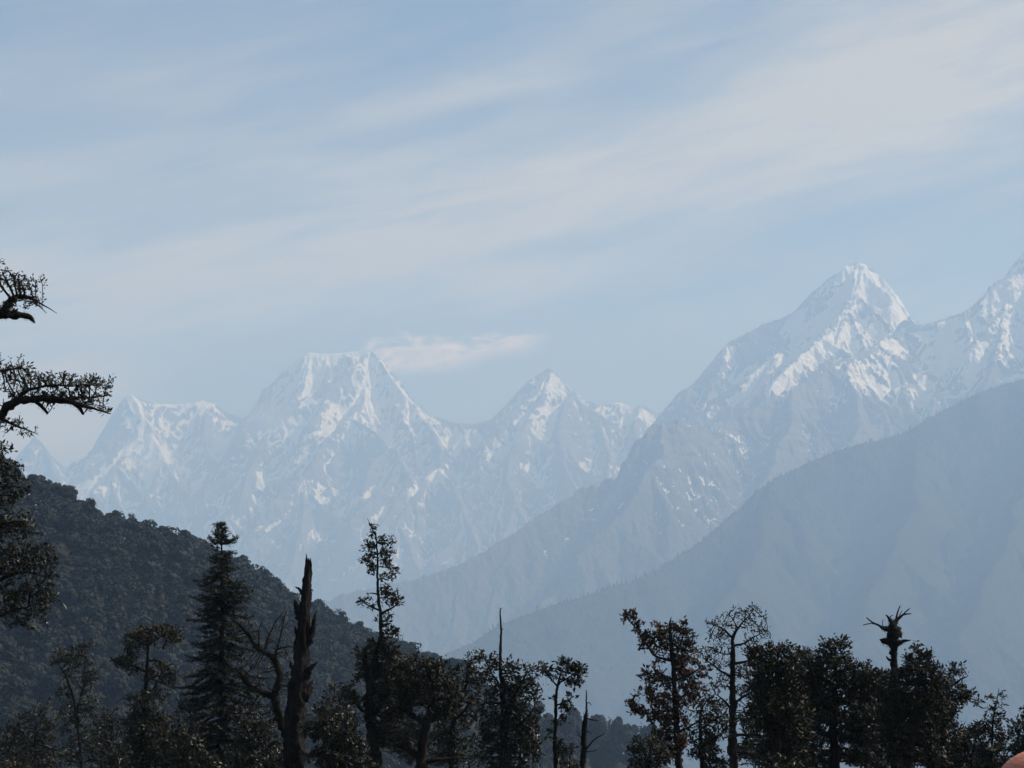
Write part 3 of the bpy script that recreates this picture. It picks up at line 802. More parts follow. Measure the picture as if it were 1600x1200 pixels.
tree('flat_topped_oak', 'slim oak with flat layered crown tiers just left of the tall fir', 'tree', 72,
     [(225, 1225, 6.5), (222, 1165, 6), (224, 1130, 5.2), (227, 1085, 4.5), (227, 1046, 3.6), (231, 1006, 2.2), (238, 985, 1)],
     [[(227, 1050, 3), (210, 1040, 2), (190, 1038, 1)], [(228, 1030, 3), (250, 1030, 2), (268, 1055, 1)], [(230, 1010, 2), (255, 992, 1.4), (275, 985, .8)], [(226, 1095, 2.4), (240, 1080, 2), (250, 1060, 1)]],
     [(245, 986, 34, 11, 1.2), (220, 997, 26, 12), (266, 996, 18, 10), (205, 1012, 14, 8), (193, 1036, 22, 12), (213, 1048, 16, 10), (205, 1026, 14, 8), (252, 1044, 24, 12), (264, 1062, 15, 14), (240, 1060, 16, 8, .7), (232, 1096, 26, 16), (238, 1128, 34, 22), (250, 1168, 40, 28), (215, 1165, 30, 28), (240, 1200, 50, 18), (212, 1120, 14, 10)],
     leaf=L_OAK, size=0.095, lpn=3.2, den=1.15, seed=7)

fir('fir', 'tall dark fir with a pointed top rising above the wooded ridge', 66, (346, 818),
    [(818, 3), (832, 15), (850, 21), (866, 28), (878, 22), (890, 36), (905, 50), (930, 54), (950, 49), (965, 62), (1000, 64), (1030, 58), (1050, 72), (1085, 68), (1110, 80), (1160, 82), (1200, 88), (1300, 95)], 21)

tree('mossy_dead_tree', 'crooked half-dead tree with moss-bearded limbs leaning left of the splintered snag', 'tree', 58,
     [(458, 1225, 14), (452, 1165, 12), (438, 1130, 11), (427, 1090, 9), (434, 1053, 7.5), (428, 1022, 6.5), (406, 1014, 5.5), (389, 992, 4.5), (371, 972, 3), (360, 965, 1)],
     [[(428, 1090, 7), (412, 1082, 7), (393, 1076, 7.5), (378, 1060, 6), (372, 1050, 3)], [(414, 1018, 3), (420, 990, 2.4), (430, 970, 1.6), (441, 955, .8)], [(431, 1030, 2.6), (437, 1000, 2), (444, 975, 1.5), (449, 953, .7)],
      [(405, 1013, 2.5), (404, 990, 1.8), (412, 965, .8)], [(431, 1013, 2.4), (445, 1009, 1.7), (461, 1011, .8)], [(389, 990, 2), (378, 988, 1.4), (368, 994, .7)], [(441, 955, .9), (448, 957, .6)], [(420, 990, 1.4), (408, 975, .7)]],
     [(372, 974, 16, 11, .7), (395, 992, 16, 12, .6), (440, 1010, 20, 16, .45), (412, 1045, 22, 16, .6), (385, 1040, 20, 14, .6), (440, 970, 14, 14, .3), (455, 1075, 14, 18, .5), (400, 1075, 20, 12, .8), (380, 1100, 22, 16, .8), (425, 1120, 22, 18, .9), (470, 1130, 22, 18, .9)],
     leaf=L_OAK, size=0.06, lpn=1.8, den=0.9, seed=9, slim=0.68, moss=L_RUST, moss_r=1.6, moss_n=34, step=5, bare=0.3)

snag('splintered_snag', 'tall dead trunk with splintered top standing right of the fir', 57,
     [(481, 875, 4.6), (481.3, 882, 5.6), (481.5, 890, 6.2), (481, 900, 6.5), (480, 912, 7.2), (478, 930, 8.4), (476, 944, 9.6), (474.5, 967, 10.5), (473, 996, 11.5), (470.5, 1031, 13.5), (467, 1072, 15), (462, 1107, 15.5), (459, 1142, 17), (460, 1171, 18), (460, 1225, 20)],
     [[(479, 886, 2.6), (478.6, 874, 1.5), (478.2, 865, 0.4)], [(485, 890, 2.6), (485.8, 880, 1.6), (485.6, 872, .5)], [(474, 927, 4.0), (468, 921, 2.4), (461, 917, .5)], [(470, 968, 6), (465, 950, 4.6), (461, 940, 2.6), (459, 937, .8)], [(481, 1006, 6), (487, 990, 5), (490, 975, 3.8), (492.5, 962, 2), (493.5, 953, .5)], [(468, 1000, 4), (462, 985, 2.5), (461, 978, .6)], [(466, 1060, 5), (456, 1040, 3), (454, 1032, .6)],
      [(474, 1060, 8), (483, 1048, 5.5), (490, 1040, 3), (497, 1034, .7)], [(474, 1092, 8), (484, 1074, 5), (488, 1063, 1.2)], [(483, 925, 2), (488, 921, 1.2), (489, 924, .5)]], 31)

tree('spire_tree', 'tree with a slender leafy spire above a broad dark crown beside the splintered snag', 'tree', 62,
     [(592, 1225, 16), (584, 1150, 13), (578, 1100, 11), (580, 1055, 8.5), (591, 1015, 5), (596, 993, 4), (595, 955, 3.4), (592, 918, 2.7), (591, 882, 2.2), (590, 848, 1.6), (582, 827, 1), (574, 810, .5)],
     [[(579, 1075, 7), (573, 1050, 6), (571, 1030, 5), (571, 1011, 2.5)], [(595, 955, 2.6), (586, 951, 2), (571, 944, 1)], [(596, 957, 2.6), (612, 951, 2), (624, 941, 1)], [(593, 928, 2), (582, 927, 1.4), (576, 927, .7)], [(592, 868, 1.5), (603, 856, 1.1), (614, 844, .6)],
      [(592, 885, 1.3), (604, 886, 1), (614, 891, .6)], [(578, 1112, 5), (566, 1114, 3.6), (553, 1096, 2.4), (545, 1078, 1.2)], [(582, 1120, 6), (602, 1090, 4), (618, 1060, 2)], [(592, 885, 1.2), (580, 882, .9), (568, 876, .6)]],
     [(577, 818, 4, 7, 1.6), (583, 830, 6, 8, 1.4), (591, 843, 10, 9, 1.1), (601, 850, 9, 8, 1.1), (613, 847, 7, 7, 1.1), (577, 851, 8, 5, 1.2), (607, 864, 11, 6, 1.1), (583, 866, 11, 6, 1.1), (574, 877, 11, 6, 1.1), (604, 876, 11, 6, 1.1), (586, 889, 12, 6, 1.1), (612, 890, 11, 5, 1.2), (603, 901, 7, 5, 1), (612, 907, 4, 3, 1.2), (600, 918, 8, 6, 1.2), (581, 926, 7, 4, 1), (570, 938, 9, 7, 1.2), (578, 947, 11, 6, 1.1), (615, 931, 9, 9, 1.3), (622, 943, 7, 8, 1.2), (606, 936, 8, 7, 1.1), (602, 962, 8, 7, 1.2), (590, 971, 5, 6, 1), (605, 976, 8, 6, 1.1), (613, 989, 11, 8, 1.2),
      (592, 1012, 22, 12), (574, 1024, 18, 14), (612, 1022, 20, 14), (600, 1046, 30, 18), (565, 1050, 14, 14), (622, 1058, 22, 20), (598, 1080, 28, 20), (632, 1088, 20, 18), (545, 1076, 14, 14, .5), (556, 1092, 14, 10, .5), (605, 1115, 24, 18), (612, 1150, 26, 22)],
     leaf=L_OAK, size=0.085, lpn=3.3, den=1.2, seed=12, moss=L_MOSS, moss_r=5, moss_n=12, step=5)

tree('crooked_oak', 'stocky mossy oak with a bulging trunk and dense crown, right of the spire tree', 'tree', 55,
     [(657, 1225, 13), (660, 1175, 11), (663, 1150, 10), (667, 1128, 9.5), (676, 1105, 7), (681, 1085, 5), (672, 1060, 3.5), (662, 1035, 1.5)],
     [[(666, 1130, 7), (650, 1122, 6.5), (634, 1112, 4.5), (622, 1098, 2)], [(668, 1128, 7), (688, 1120, 5.5), (700, 1098, 3), (706, 1080, 1.5)], [(660, 1185, 8), (640, 1172, 7), (622, 1160, 6), (613, 1165, 3)], [(662, 1190, 6), (688, 1187, 5), (715, 1184, 2.5)], [(680, 1090, 4), (696, 1088, 3.5), (712, 1098, 1.5)]],
     [(640, 1044, 24, 16), (664, 1032, 18, 9, 1.2), (682, 1040, 16, 10), (655, 1065, 34, 20, 1.2), (690, 1068, 24, 20, 1.1), (628, 1080, 22, 20), (705, 1092, 20, 18), (650, 1092, 30, 16), (692, 1110, 22, 14), (625, 1110, 18, 16), (640, 1150, 20, 12, .5)],
     leaf=L_OAK, size=0.08, lpn=3.4, den=1.3, seed=14, moss=L_RUST, moss_r=3, moss_n=26)

tree('open_oak', 'open-crowned oak with loose leafy tips between the stocky mossy oak and the bare-topped tree', 'tree', 68,
     [(708, 1225, 7), (703, 1170, 6), (706, 1135, 5), (714, 1105, 4), (728, 1070, 2.8), (732, 1040, 1.6), (731, 1018, .6)],
     [[(706, 1130, 3.5), (726, 1110, 2.6), (745, 1085, 1.3)], [(704, 1150, 3), (690, 1130, 2), (682, 1110, 1)], [(716, 1100, 2), (706, 1060, 1.5), (702, 1028, .7)], [(704, 1160, 3), (725, 1152, 2), (742, 1150, 1)]],
     [(731, 1024, 7, 8, 1), (726, 1038, 12, 10), (742, 1044, 14, 12), (748, 1066, 14, 14), (728, 1062, 18, 14), (704, 1030, 8, 7, .8), (702, 1050, 14, 12, .8), (712, 1078, 18, 16), (738, 1090, 20, 14), (694, 1112, 18, 16), (718, 1122, 20, 18), (742, 1112, 12, 10, .7), (700, 1155, 18, 20), (726, 1158, 20, 12, .7), (705, 1188, 24, 14, .8)],
     leaf=L_OAK, size=0.095, lpn=2.9, den=1.0, seed=15)

tree('bare_topped_tree', 'round leafy tree with a bare pole-like dead leader sticking out of its crown', 'tree', 66,
     [(791, 1225, 9), (790, 1182, 8), (787, 1130, 7), (784, 1080, 5.5), (783, 1048, 4), (782, 1020, 3), (782.5, 990, 2.3), (782, 968, 2.0), (782, 951, 1.3)],
     [[(782.5, 982, 1.6), (785, 980, 1.6), (786, 983, .9)], [(782, 1026, 2), (776, 1024, 1.8), (772, 1022, .9)], [(785, 1100, 4), (766, 1097, 2.8), (748, 1102, 1.3)], [(786, 1120, 5), (806, 1085, 3), (822, 1052, 1.4)], [(784, 1078, 3.2), (768, 1055, 2.2), (757, 1030, 1)], [(788, 1150, 4), (815, 1130, 3), (835, 1105, 1.3)], [(783, 953, .9), (785, 950, .5)]],
     [(754, 1028, 12, 11), (766, 1040, 18, 12), (760, 1058, 12, 10, .8), (795, 1048, 16, 14), (808, 1046, 10, 8), (822, 1042, 7, 9), (834, 1050, 6, 14), (815, 1066, 22, 16), (795, 1080, 22, 16), (832, 1084, 14, 18), (770, 1084, 16, 14, .8), (812, 1104, 26, 20), (752, 1104, 12, 12, .7), (838, 1112, 10, 16), (778, 1122, 22, 18), (760, 1135, 14, 14, .7), (808, 1135, 30, 20), (832, 1148, 14, 20), (782, 1160, 26, 20), (815, 1172, 28, 22), (760, 1180, 20, 18, .7), (790, 1200, 40, 16)],
     leaf=L_RHODO, size=0.105, lpn=3.1, den=1.05, seed=17)

tree('slender_rhododendron', 'slender small tree with a tufted two-tier crown beside the little mossy snag', 'tree', 62,
     [(870, 1225, 5), (868, 1190, 4.6), (867, 1150, 4), (869, 1100, 3.4), (871, 1072, 2.8), (876, 1052, 1.6), (884, 1040, .8)],
     [[(870, 1072, 2), (860, 1060, 1.5), (851, 1048, .8)], [(869, 1104, 2), (882, 1098, 1.5), (894, 1090, .8)], [(872, 1068, 2), (890, 1058, 1.5), (906, 1048, .8)], [(868, 1128, 1.6), (880, 1118, 1.1), (888, 1106, .6)]],
     [(884, 1038, 14, 9, 1.2), (873, 1046, 10, 8), (896, 1046, 14, 10, 1.2), (906, 1050, 8, 14, 1.1), (852, 1048, 8, 9, 1.2), (862, 1058, 7, 6), (896, 1066, 14, 8), (880, 1060, 10, 8, .8), (892, 1092, 8, 7, 1.1), (880, 1102, 12, 8), (893, 1106, 7, 6, 1.1), (876, 1120, 12, 12), (864, 1102, 6, 8, .6), (862, 1150, 8, 10, .4), (876, 1165, 8, 14, .4)],
     leaf=L_RHODO, size=0.10, lpn=3.0, den=1.25, seed=19, step=5)

tree('small_mossy_snag', 'small dead mossy pole with a few bare twigs before the hazy valley', 'dead tree', 60,
     [(909, 1225, 5.5), (910, 1195, 5.2), (911, 1150, 4.8), (913, 1122, 4.2), (914.5, 1114, 2), (915.5, 1098, 1.5), (916, 1079, .8)],
     [[(915, 1098, 1.1), (920, 1097, .9), (924, 1102, .6)], [(914, 1122, 1.7), (924, 1124, 1.3), (935, 1126, .6)], [(912, 1178, 2), (921, 1165, 1.5), (930, 1153, 1.2), (944, 1146, .6)], [(913, 1174, 1.5), (925, 1174, 1), (934, 1172, .5)], [(912, 1140, 1.2), (920, 1143, .8), (925, 1147, .5)], [(910, 1155, 1.3), (904, 1150, .9), (901, 1142, .5)]],
     [], seed=20, slim=0.9, bark=B_DEAD, moss=L_MOSS, moss_r=1.9, moss_n=20, step=4)

tree('brown_leaved_tree', 'tree with withered rusty-brown leaves and one long limb raised to the left', 'tree', 64,
     [(1056, 1225, 9), (1054, 1195, 8), (1052, 1125, 7), (1050, 1075, 5.6), (1047, 1012, 4.4), (1046, 975, 2.8), (1049, 964, .6)],
     [[(1046, 1033, 3), (1022, 1027, 2.7), (1006, 1003, 2), (991, 978, 1.2), (980, 966, .6)], [(1050, 1110, 3), (1025, 1112, 2.2), (1005, 1117, 1.7), (992, 1110, 1.1), (982, 1097, .6)], [(1050, 1064, 3), (1072, 1055, 2.3), (1097, 1040, 1.2)], [(1053, 1145, 3), (1075, 1135, 2), (1094, 1124, 1.2)], [(1048, 1040, 3), (1064, 1010, 2), (1070, 985, 1)], [(1049, 1060, 2), (1030, 1050, 1.4), (1018, 1055, .7)], [(1051, 1095, 2.4), (1072, 1085, 1.7), (1092, 1075, 1)]],
     [(978, 964, 7, 8, 1.1), (988, 960, 10, 9, 1), (994, 978, 10, 10, 1), (1003, 994, 9, 9, 1), (1014, 1006, 13, 12), (1028, 990, 12, 12, 1), (1024, 976, 6, 5, 1.2), (1036, 1008, 12, 12), (1060, 984, 14, 10), (1070, 976, 5, 8, 1), (1076, 996, 12, 14, 1.2), (1062, 1008, 18, 14, 1.2), (1026, 1036, 12, 9, .8), (1064, 1030, 18, 12), (1082, 1022, 12, 10, .8), (1018, 1056, 14, 12), (1040, 1066, 16, 14), (1072, 1052, 16, 12), (1094, 1056, 12, 12, .9), (1082, 1076, 18, 14, 1.1), (1012, 1078, 14, 12, .9), (1030, 1092, 18, 12), (1058, 1094, 18, 14, 1.1), (1088, 1094, 14, 10, 1.1), (990, 1100, 10, 9, .8), (1002, 1112, 14, 8, .8), (1022, 1112, 14, 8), (1040, 1122, 18, 14), (1036, 1146, 16, 12), (1066, 1126, 18, 14), (1060, 1160, 20, 16), (1036, 1172, 16, 14)],
     leaf=L_BROWN, size=0.10, lpn=3.0, den=1.1, seed=22, step=5)

tree('twiggy_oak', 'nearly leafless oak with fine twisting twigs, right of the brown-leaved tree', 'tree', 66,
     [(1145, 1225, 10), (1145, 1190, 9.2), (1147, 1125, 8), (1145, 1075, 6.6), (1146, 1025, 5.4), (1145, 997, 4), (1150, 982, 2.6), (1162, 968, 1.6), (1174, 958, 1.1), (1182, 944, .6)],
     [[(1144, 997, 2.8), (1132, 984, 2), (1120, 979, 1.4), (1108, 976, 1), (1100, 970, .6)], [(1147, 1010, 2.8), (1165, 1006, 2), (1180, 996, 1.4), (1200, 984, .7)], [(1147, 1038, 3.4), (1164, 1036, 2.6), (1180, 1030, 2), (1198, 1020, 1)], [(1145, 1058, 3.2), (1128, 1050, 2.5), (1115, 1040, 2), (1100, 1028, 1)], [(1165, 1005, 1.5), (1175, 1016, 1), (1186, 1020, .6)], [(1146, 1020, 2), (1134, 1024, 1.5), (1118, 1016, .8)], [(1147, 1100, 3), (1165, 1085, 2.2), (1182, 1075, 1.2)], [(1147, 1112, 3), (1130, 1092, 2), (1118, 1085, 1)], [(1146, 1150, 3.4), (1170, 1146, 2.6), (1196, 1150, 1.2)], [(1150, 982, 1.6), (1145, 965, 1.1), (1136, 955, .6)]],
     [(1140, 962, 10, 9, .9), (1158, 956, 14, 10, 1), (1176, 954, 12, 11, 1), (1190, 968, 11, 13, 1), (1168, 974, 16, 10, 1), (1146, 978, 12, 8, .8), (1122, 974, 14, 8, .8), (1108, 972, 9, 7, .8), (1124, 992, 16, 10, .8), (1194, 990, 12, 10, .9), (1176, 1000, 16, 10, .9), (1106, 1018, 14, 12, .9), (1126, 1012, 16, 12, .9), (1180, 1018, 18, 10, .9), (1110, 1038, 14, 9, .8), (1130, 1034, 14, 10, .8), (1186, 1038, 16, 12, 1.1), (1160, 1052, 18, 10, 1), (1132, 1066, 18, 12, 1), (1180, 1066, 18, 14, 1.1), (1116, 1078, 14, 14), (1156, 1082, 20, 14), (1182, 1096, 16, 16, 1.1), (1128, 1100, 16, 12, .9), (1164, 1118, 16, 12), (1176, 1142, 18, 16), (1166, 1172, 18, 20)],
     leaf=L_OAK, size=0.07, lpn=1.5, den=1.25, seed=24, step=4.5, twig=0.6, bare=0.25, moss=L_MOSS, moss_r=5, moss_n=8)

tree('young_dark_oak', 'small dark leafy oak squeezed between the brown-leaved tree and the twiggy oak', 'tree', 58,
     [(1102, 1225, 5), (1098, 1180, 4.5), (1096, 1150, 4), (1096, 1112, 2.6), (1104, 1095, 1.2)],
     [[(1096, 1140, 2.5), (1112, 1126, 1.8), (1128, 1118, 1)], [(1097, 1165, 2.5), (1120, 1155, 1.8), (1136, 1140, 1)]],
     [(1108, 1098, 14, 9), (1092, 1110, 10, 10), (1118, 1112, 14, 10), (1108, 1128, 18, 12), (1130, 1124, 12, 10), (1088, 1140, 10, 12, .8), (1110, 1150, 18, 12), (1132, 1148, 10, 12, .8), (1100, 1176, 22, 16, 1.2), (1122, 1192, 20, 14, 1.1)],
     leaf=L_RHODO, size=0.09, lpn=3.4, den=1.3, seed=26)

tree('dense_oak', 'dense dark oak with an uneven top, right of the twiggy oak', 'tree', 56,
     [(1214, 1225, 12), (1213, 1160, 10), (1216, 1110, 7), (1212, 1060, 4.5), (1216, 1015, 1.5)],
     [[(1214, 1130, 5), (1190, 1090, 3.5), (1186, 1040, 1.5)], [(1215, 1120, 5), (1240, 1080, 3), (1244, 1035, 1.5)], [(1213, 1160, 5), (1240, 1130, 3.5), (1255, 1110, 1.5)], [(1214, 1020, 1.2), (1226, 1010, .9), (1231, 998, .5)]],
     [(1188, 1022, 18, 12), (1204, 1016, 14, 10, 1.1), (1222, 1018, 14, 10, 1.1), (1240, 1028, 16, 14), (1198, 1040, 24, 16, 1.2), (1230, 1050, 24, 18, 1.2), (1190, 1066, 22, 18, 1.2), (1216, 1080, 28, 20, 1.3), (1246, 1078, 18, 18, 1.1), (1192, 1100, 24, 20, 1.2), (1230, 1112, 28, 20, 1.2), (1200, 1134, 24, 20, 1.2), (1240, 1142, 26, 20, 1.1), (1206, 1168, 26, 18, 1.1), (1242, 1172, 26, 18, 1.1), (1222, 1196, 40, 14)],
     leaf=L_OAK, size=0.085, lpn=3.8, den=1.35, seed=28, spread=1.3)

tree('broad_oak', 'broad domed dark oak left of the antler-topped snag', 'tree', 59,
     [(1306, 1225, 13), (1304, 1160, 10), (1300, 1110, 8), (1305, 1060, 5), (1306, 1008, 1.5)],
     [[(1302, 1120, 6), (1275, 1085, 4), (1258, 1030, 1.5)], [(1302, 1110, 6), (1335, 1080, 4), (1362, 1058, 1.5)], [(1304, 1150, 5), (1335, 1125, 3.4), (1358, 1100, 1.5)], [(1304, 1160, 5), (1280, 1140, 3.5), (1262, 1132, 1.5)]],
     [(1300, 1006, 16, 7, 1.3), (1316, 1010, 14, 9, 1.2), (1288, 1016, 14, 10, 1.1), (1258, 1020, 12, 9), (1268, 1036, 18, 12), (1322, 1026, 12, 9), (1300, 1034, 26, 16, 1.3), (1336, 1042, 20, 12, 1.1), (1352, 1042, 10, 8, 1), (1274, 1062, 24, 18, 1.2), (1312, 1062, 30, 18, 1.3), (1352, 1060, 24, 14, 1.1), (1374, 1058, 10, 8), (1264, 1090, 22, 18, 1.1), (1296, 1094, 28, 18, 1.3), (1336, 1088, 28, 18, 1.2), (1368, 1084, 18, 16, 1.1), (1278, 1122, 22, 16, 1), (1312, 1122, 24, 16, 1.1), (1350, 1118, 28, 18, 1.1), (1272, 1152, 20, 16, .9), (1310, 1152, 16, 14, .8), (1352, 1150, 26, 18, 1.1), (1290, 1182, 24, 16, 1), (1340, 1182, 30, 18, 1.1)],
     leaf=L_OAK, size=0.085, lpn=3.7, den=1.3, seed=30, spread=1.3)

tree('antler_snag', 'mossy dead trunk with lumpy burls and antler-like bare branches on top', 'dead tree', 64,
     [(1400, 1225, 7), (1398, 1120, 6), (1396, 1050, 5.2), (1396, 1020, 5), (1395, 1008, 8), (1394, 1000, 10), (1396, 992, 9), (1398, 984, 11), (1395, 976, 8), (1393, 972, 4)],
     [[(1396, 975, 4), (1402, 969, 3), (1408, 964, 2), (1414, 959, 1.5), (1426, 959, .8)], [(1393, 974, 3.4), (1390, 967, 2.6), (1388, 963, 1.8), (1384, 961, .8)], [(1399, 973, 2.2), (1401, 963, 1.5), (1402, 956, 1.2), (1407, 947, .8)], [(1412, 961, 1), (1417, 955, 1), (1422, 951, .7)], [(1394, 984, 5), (1384, 983, 4.4), (1376, 981, 2.6), (1370, 976, 1.7), (1360, 972, 1.2), (1351, 965, .8)], [(1362, 973, .8), (1356, 974, .9), (1349, 977, .7)], [(1396, 1006, 6), (1406, 1004, 4), (1412, 1001, 2.4), (1421, 1000, .7)], [(1394, 1004, 8), (1386, 1003, 6), (1379, 1002, 4), (1377, 1000, 2)], [(1398, 988, 8), (1406, 989, 6), (1408, 994, 3)], [(1390, 966, 1), (1393, 962, .7), (1396, 961, .4)], [(1378, 981, .8), (1377, 973, .6), (1381, 968, .4)], [(1396, 1032, 2.5), (1388, 1031, 2.6), (1386, 1026, 1)], [(1404, 966, .9), (1408, 958, .6), (1410, 954, .4)]],
     [], seed=32, slim=1.0, bark=B_DEAD, moss=L_MOSS, moss_r=3.0, moss_n=30, step=3)

tree('cone_crowned_oak', 'dark oak with a cone-shaped peak to its crown, right of the antler-topped snag', 'tree', 57,
     [(1458, 1225, 12), (1460, 1170, 10), (1460, 1130, 8), (1450, 1085, 5), (1440, 1045, 3), (1435, 1012, 1)],
     [[(1460, 1140, 6), (1420, 1110, 4.5), (1396, 1080, 2)], [(1452, 1090, 4), (1468, 1065, 2.6), (1476, 1048, 1.2)], [(1460, 1170, 6), (1420, 1160, 4), (1392, 1150, 2)]],
     [(1434, 1010, 7, 5, 1.6), (1432, 1018, 12, 7, 1.4), (1442, 1024, 14, 8, 1.3), (1424, 1030, 12, 9, 1.2), (1438, 1038, 20, 10, 1.3), (1462, 1040, 8, 6, 1), (1420, 1048, 18, 10, 1.2), (1450, 1052, 22, 12, 1.3), (1400, 1062, 16, 12, 1.1), (1430, 1068, 28, 14, 1.3), (1466, 1068, 16, 12, 1.1), (1384, 1080, 12, 12, 1), (1408, 1088, 26, 16, 1.2), (1446, 1090, 28, 16, 1.3), (1392, 1112, 24, 18, 1.1), (1428, 1116, 30, 18, 1.3), (1466, 1116, 18, 18, 1.1), (1396, 1144, 26, 18, 1.1), (1436, 1148, 30, 18, 1.2), (1404, 1176, 28, 18, 1.1), (1446, 1180, 34, 18, 1.2)],
     leaf=L_OAK, size=0.082, lpn=3.8, den=1.35, seed=34, spread=1.3)

tree('layered_oak', 'oak with flat leafy limbs layered out to the right beyond the cone-shaped crown', 'tree', 61,
     [(1478, 1225, 8), (1474, 1160, 7), (1471, 1115, 5.5), (1474, 1085, 4), (1482, 1060, 2)],
     [[(1473, 1080, 3.4), (1490, 1064, 2.4), (1512, 1056, 1)], [(1472, 1108, 3.6), (1490, 1094, 2.8), (1512, 1090, 1.8), (1530, 1096, .8)], [(1473, 1135, 3), (1486, 1122, 2), (1492, 1110, 1)]],
     [(1490, 1046, 12, 7, 1.3), (1504, 1054, 13, 7, 1.3), (1486, 1058, 14, 8, 1.2), (1508, 1060, 8, 4, 1), (1494, 1080, 18, 8, 1.3), (1512, 1086, 16, 8, 1.3), (1526, 1094, 8, 6, 1.1), (1504, 1094, 18, 7, 1.2), (1480, 1092, 12, 10, 1.2), (1484, 1112, 12, 10, 1.1), (1478, 1130, 14, 12), (1474, 1156, 18, 16), (1484, 1184, 24, 18, 1.1)],
     leaf=L_OAK, size=0.085, lpn=3.8, den=1.3, seed=36)

tree('slim_sapling', 'slim leafy sapling standing clear to the right of the layered oak', 'tree', 58,
     [(1548, 1225, 4), (1549, 1170, 3), (1551, 1130, 2.2), (1556, 1100, 1.4), (1561, 1076, .6)], [[(1551, 1140, 1.6), (1540, 1128, 1.2), (1532, 1125, .6)], [(1554, 1110, 1.2), (1565, 1100, .6)]],
     [(1560, 1080, 6, 6, 1.3), (1564, 1088, 5, 5, 1.2), (1554, 1092, 7, 6, 1.2), (1563, 1102, 7, 5, 1.2), (1551, 1106, 7, 6, 1), (1556, 1116, 9, 7, 1.1), (1544, 1126, 10, 7, 1), (1558, 1132, 10, 8), (1538, 1142, 14, 9), (1556, 1150, 14, 12, 1.1), (1545, 1172, 22, 14, 1.1), (1556, 1194, 26, 14, 1.1)],
     leaf=L_RHODO, size=0.085, lpn=3.2, den=1.25, seed=38, step=5)

tree('right_edge_oak', 'dark oak cut off by the right edge above the orange tent', 'tree', 63,
     [(1622, 1225, 8), (1618, 1170, 6), (1610, 1130, 3), (1606, 1108, 1)], [[(1618, 1170, 3), (1600, 1150, 2), (1586, 1142, 1)]],
     [(1602, 1118, 9, 7, 1.3), (1612, 1112, 12, 10, 1), (1592, 1128, 10, 8, 1.1), (1606, 1136, 18, 10, 1.2), (1586, 1146, 12, 8, 1), (1602, 1156, 22, 14, 1.2), (1584, 1168, 18, 12, 1.2), (1610, 1178, 26, 16, 1.2), (1580, 1190, 20, 12, 1.1), (1630, 1140, 20, 25, 1)],
     leaf=L_OAK, size=0.085, lpn=3.6, den=1.3, seed=40)

# the second row of the grove, filling in behind it
for k_, (lab, x, bl) in enumerate([
        ('shadowed oak standing behind the dense oak and the broad domed oak', 1245, [(1228, 1052, 18, 14, 1.2), (1250, 1044, 18, 14, 1.2), (1240, 1080, 30, 22, 1.2), (1262, 1072, 20, 20, 1.2), (1225, 1110, 30, 24, 1.2), (1262, 1112, 24, 24, 1.1), (1240, 1150, 36, 26, 1.1), (1180, 1130, 24, 24, 1), (1180, 1170, 26, 22, 1), (1250, 1185, 40, 18, 1)]),
        ('shadowed oak filling the gap behind the antler-topped snag', 1376, [(1366, 1058, 18, 12, 1.2), (1392, 1056, 18, 12, 1.2), (1380, 1080, 30, 20, 1.3), (1350, 1092, 24, 20, 1.2), (1404, 1098, 26, 22, 1.2), (1376, 1122, 36, 24, 1.2), (1396, 1156, 34, 24, 1.2), (1352, 1160, 30, 22, 1), (1380, 1190, 50, 18, 1.1)]),
        ('shadowed oak low behind the cone-crowned oak and the layered oak', 1462, [(1470, 1088, 18, 14, 1.2), (1456, 1106, 26, 18, 1.2), (1482, 1120, 20, 18, 1.2), (1460, 1146, 32, 22, 1.2), (1492, 1152, 22, 18, 1.2), (1470, 1184, 44, 18, 1.2)])]):
    tree('oak', lab, 'tree', 84, [(x, 1225, 7), (x, 1150, 6), (x + 4, 1100, 4), (x, 1070, 2)], [[(x, 1150, 3), (x - 24, 1110, 2), (x - 30, 1090, 1)], [(x, 1140, 3), (x + 22, 1105, 2), (x + 26, 1085, 1)]], bl, leaf=L_OAK, size=0.12, lpn=3.4, den=1.1, seed=80 + k_, spread=1.3)

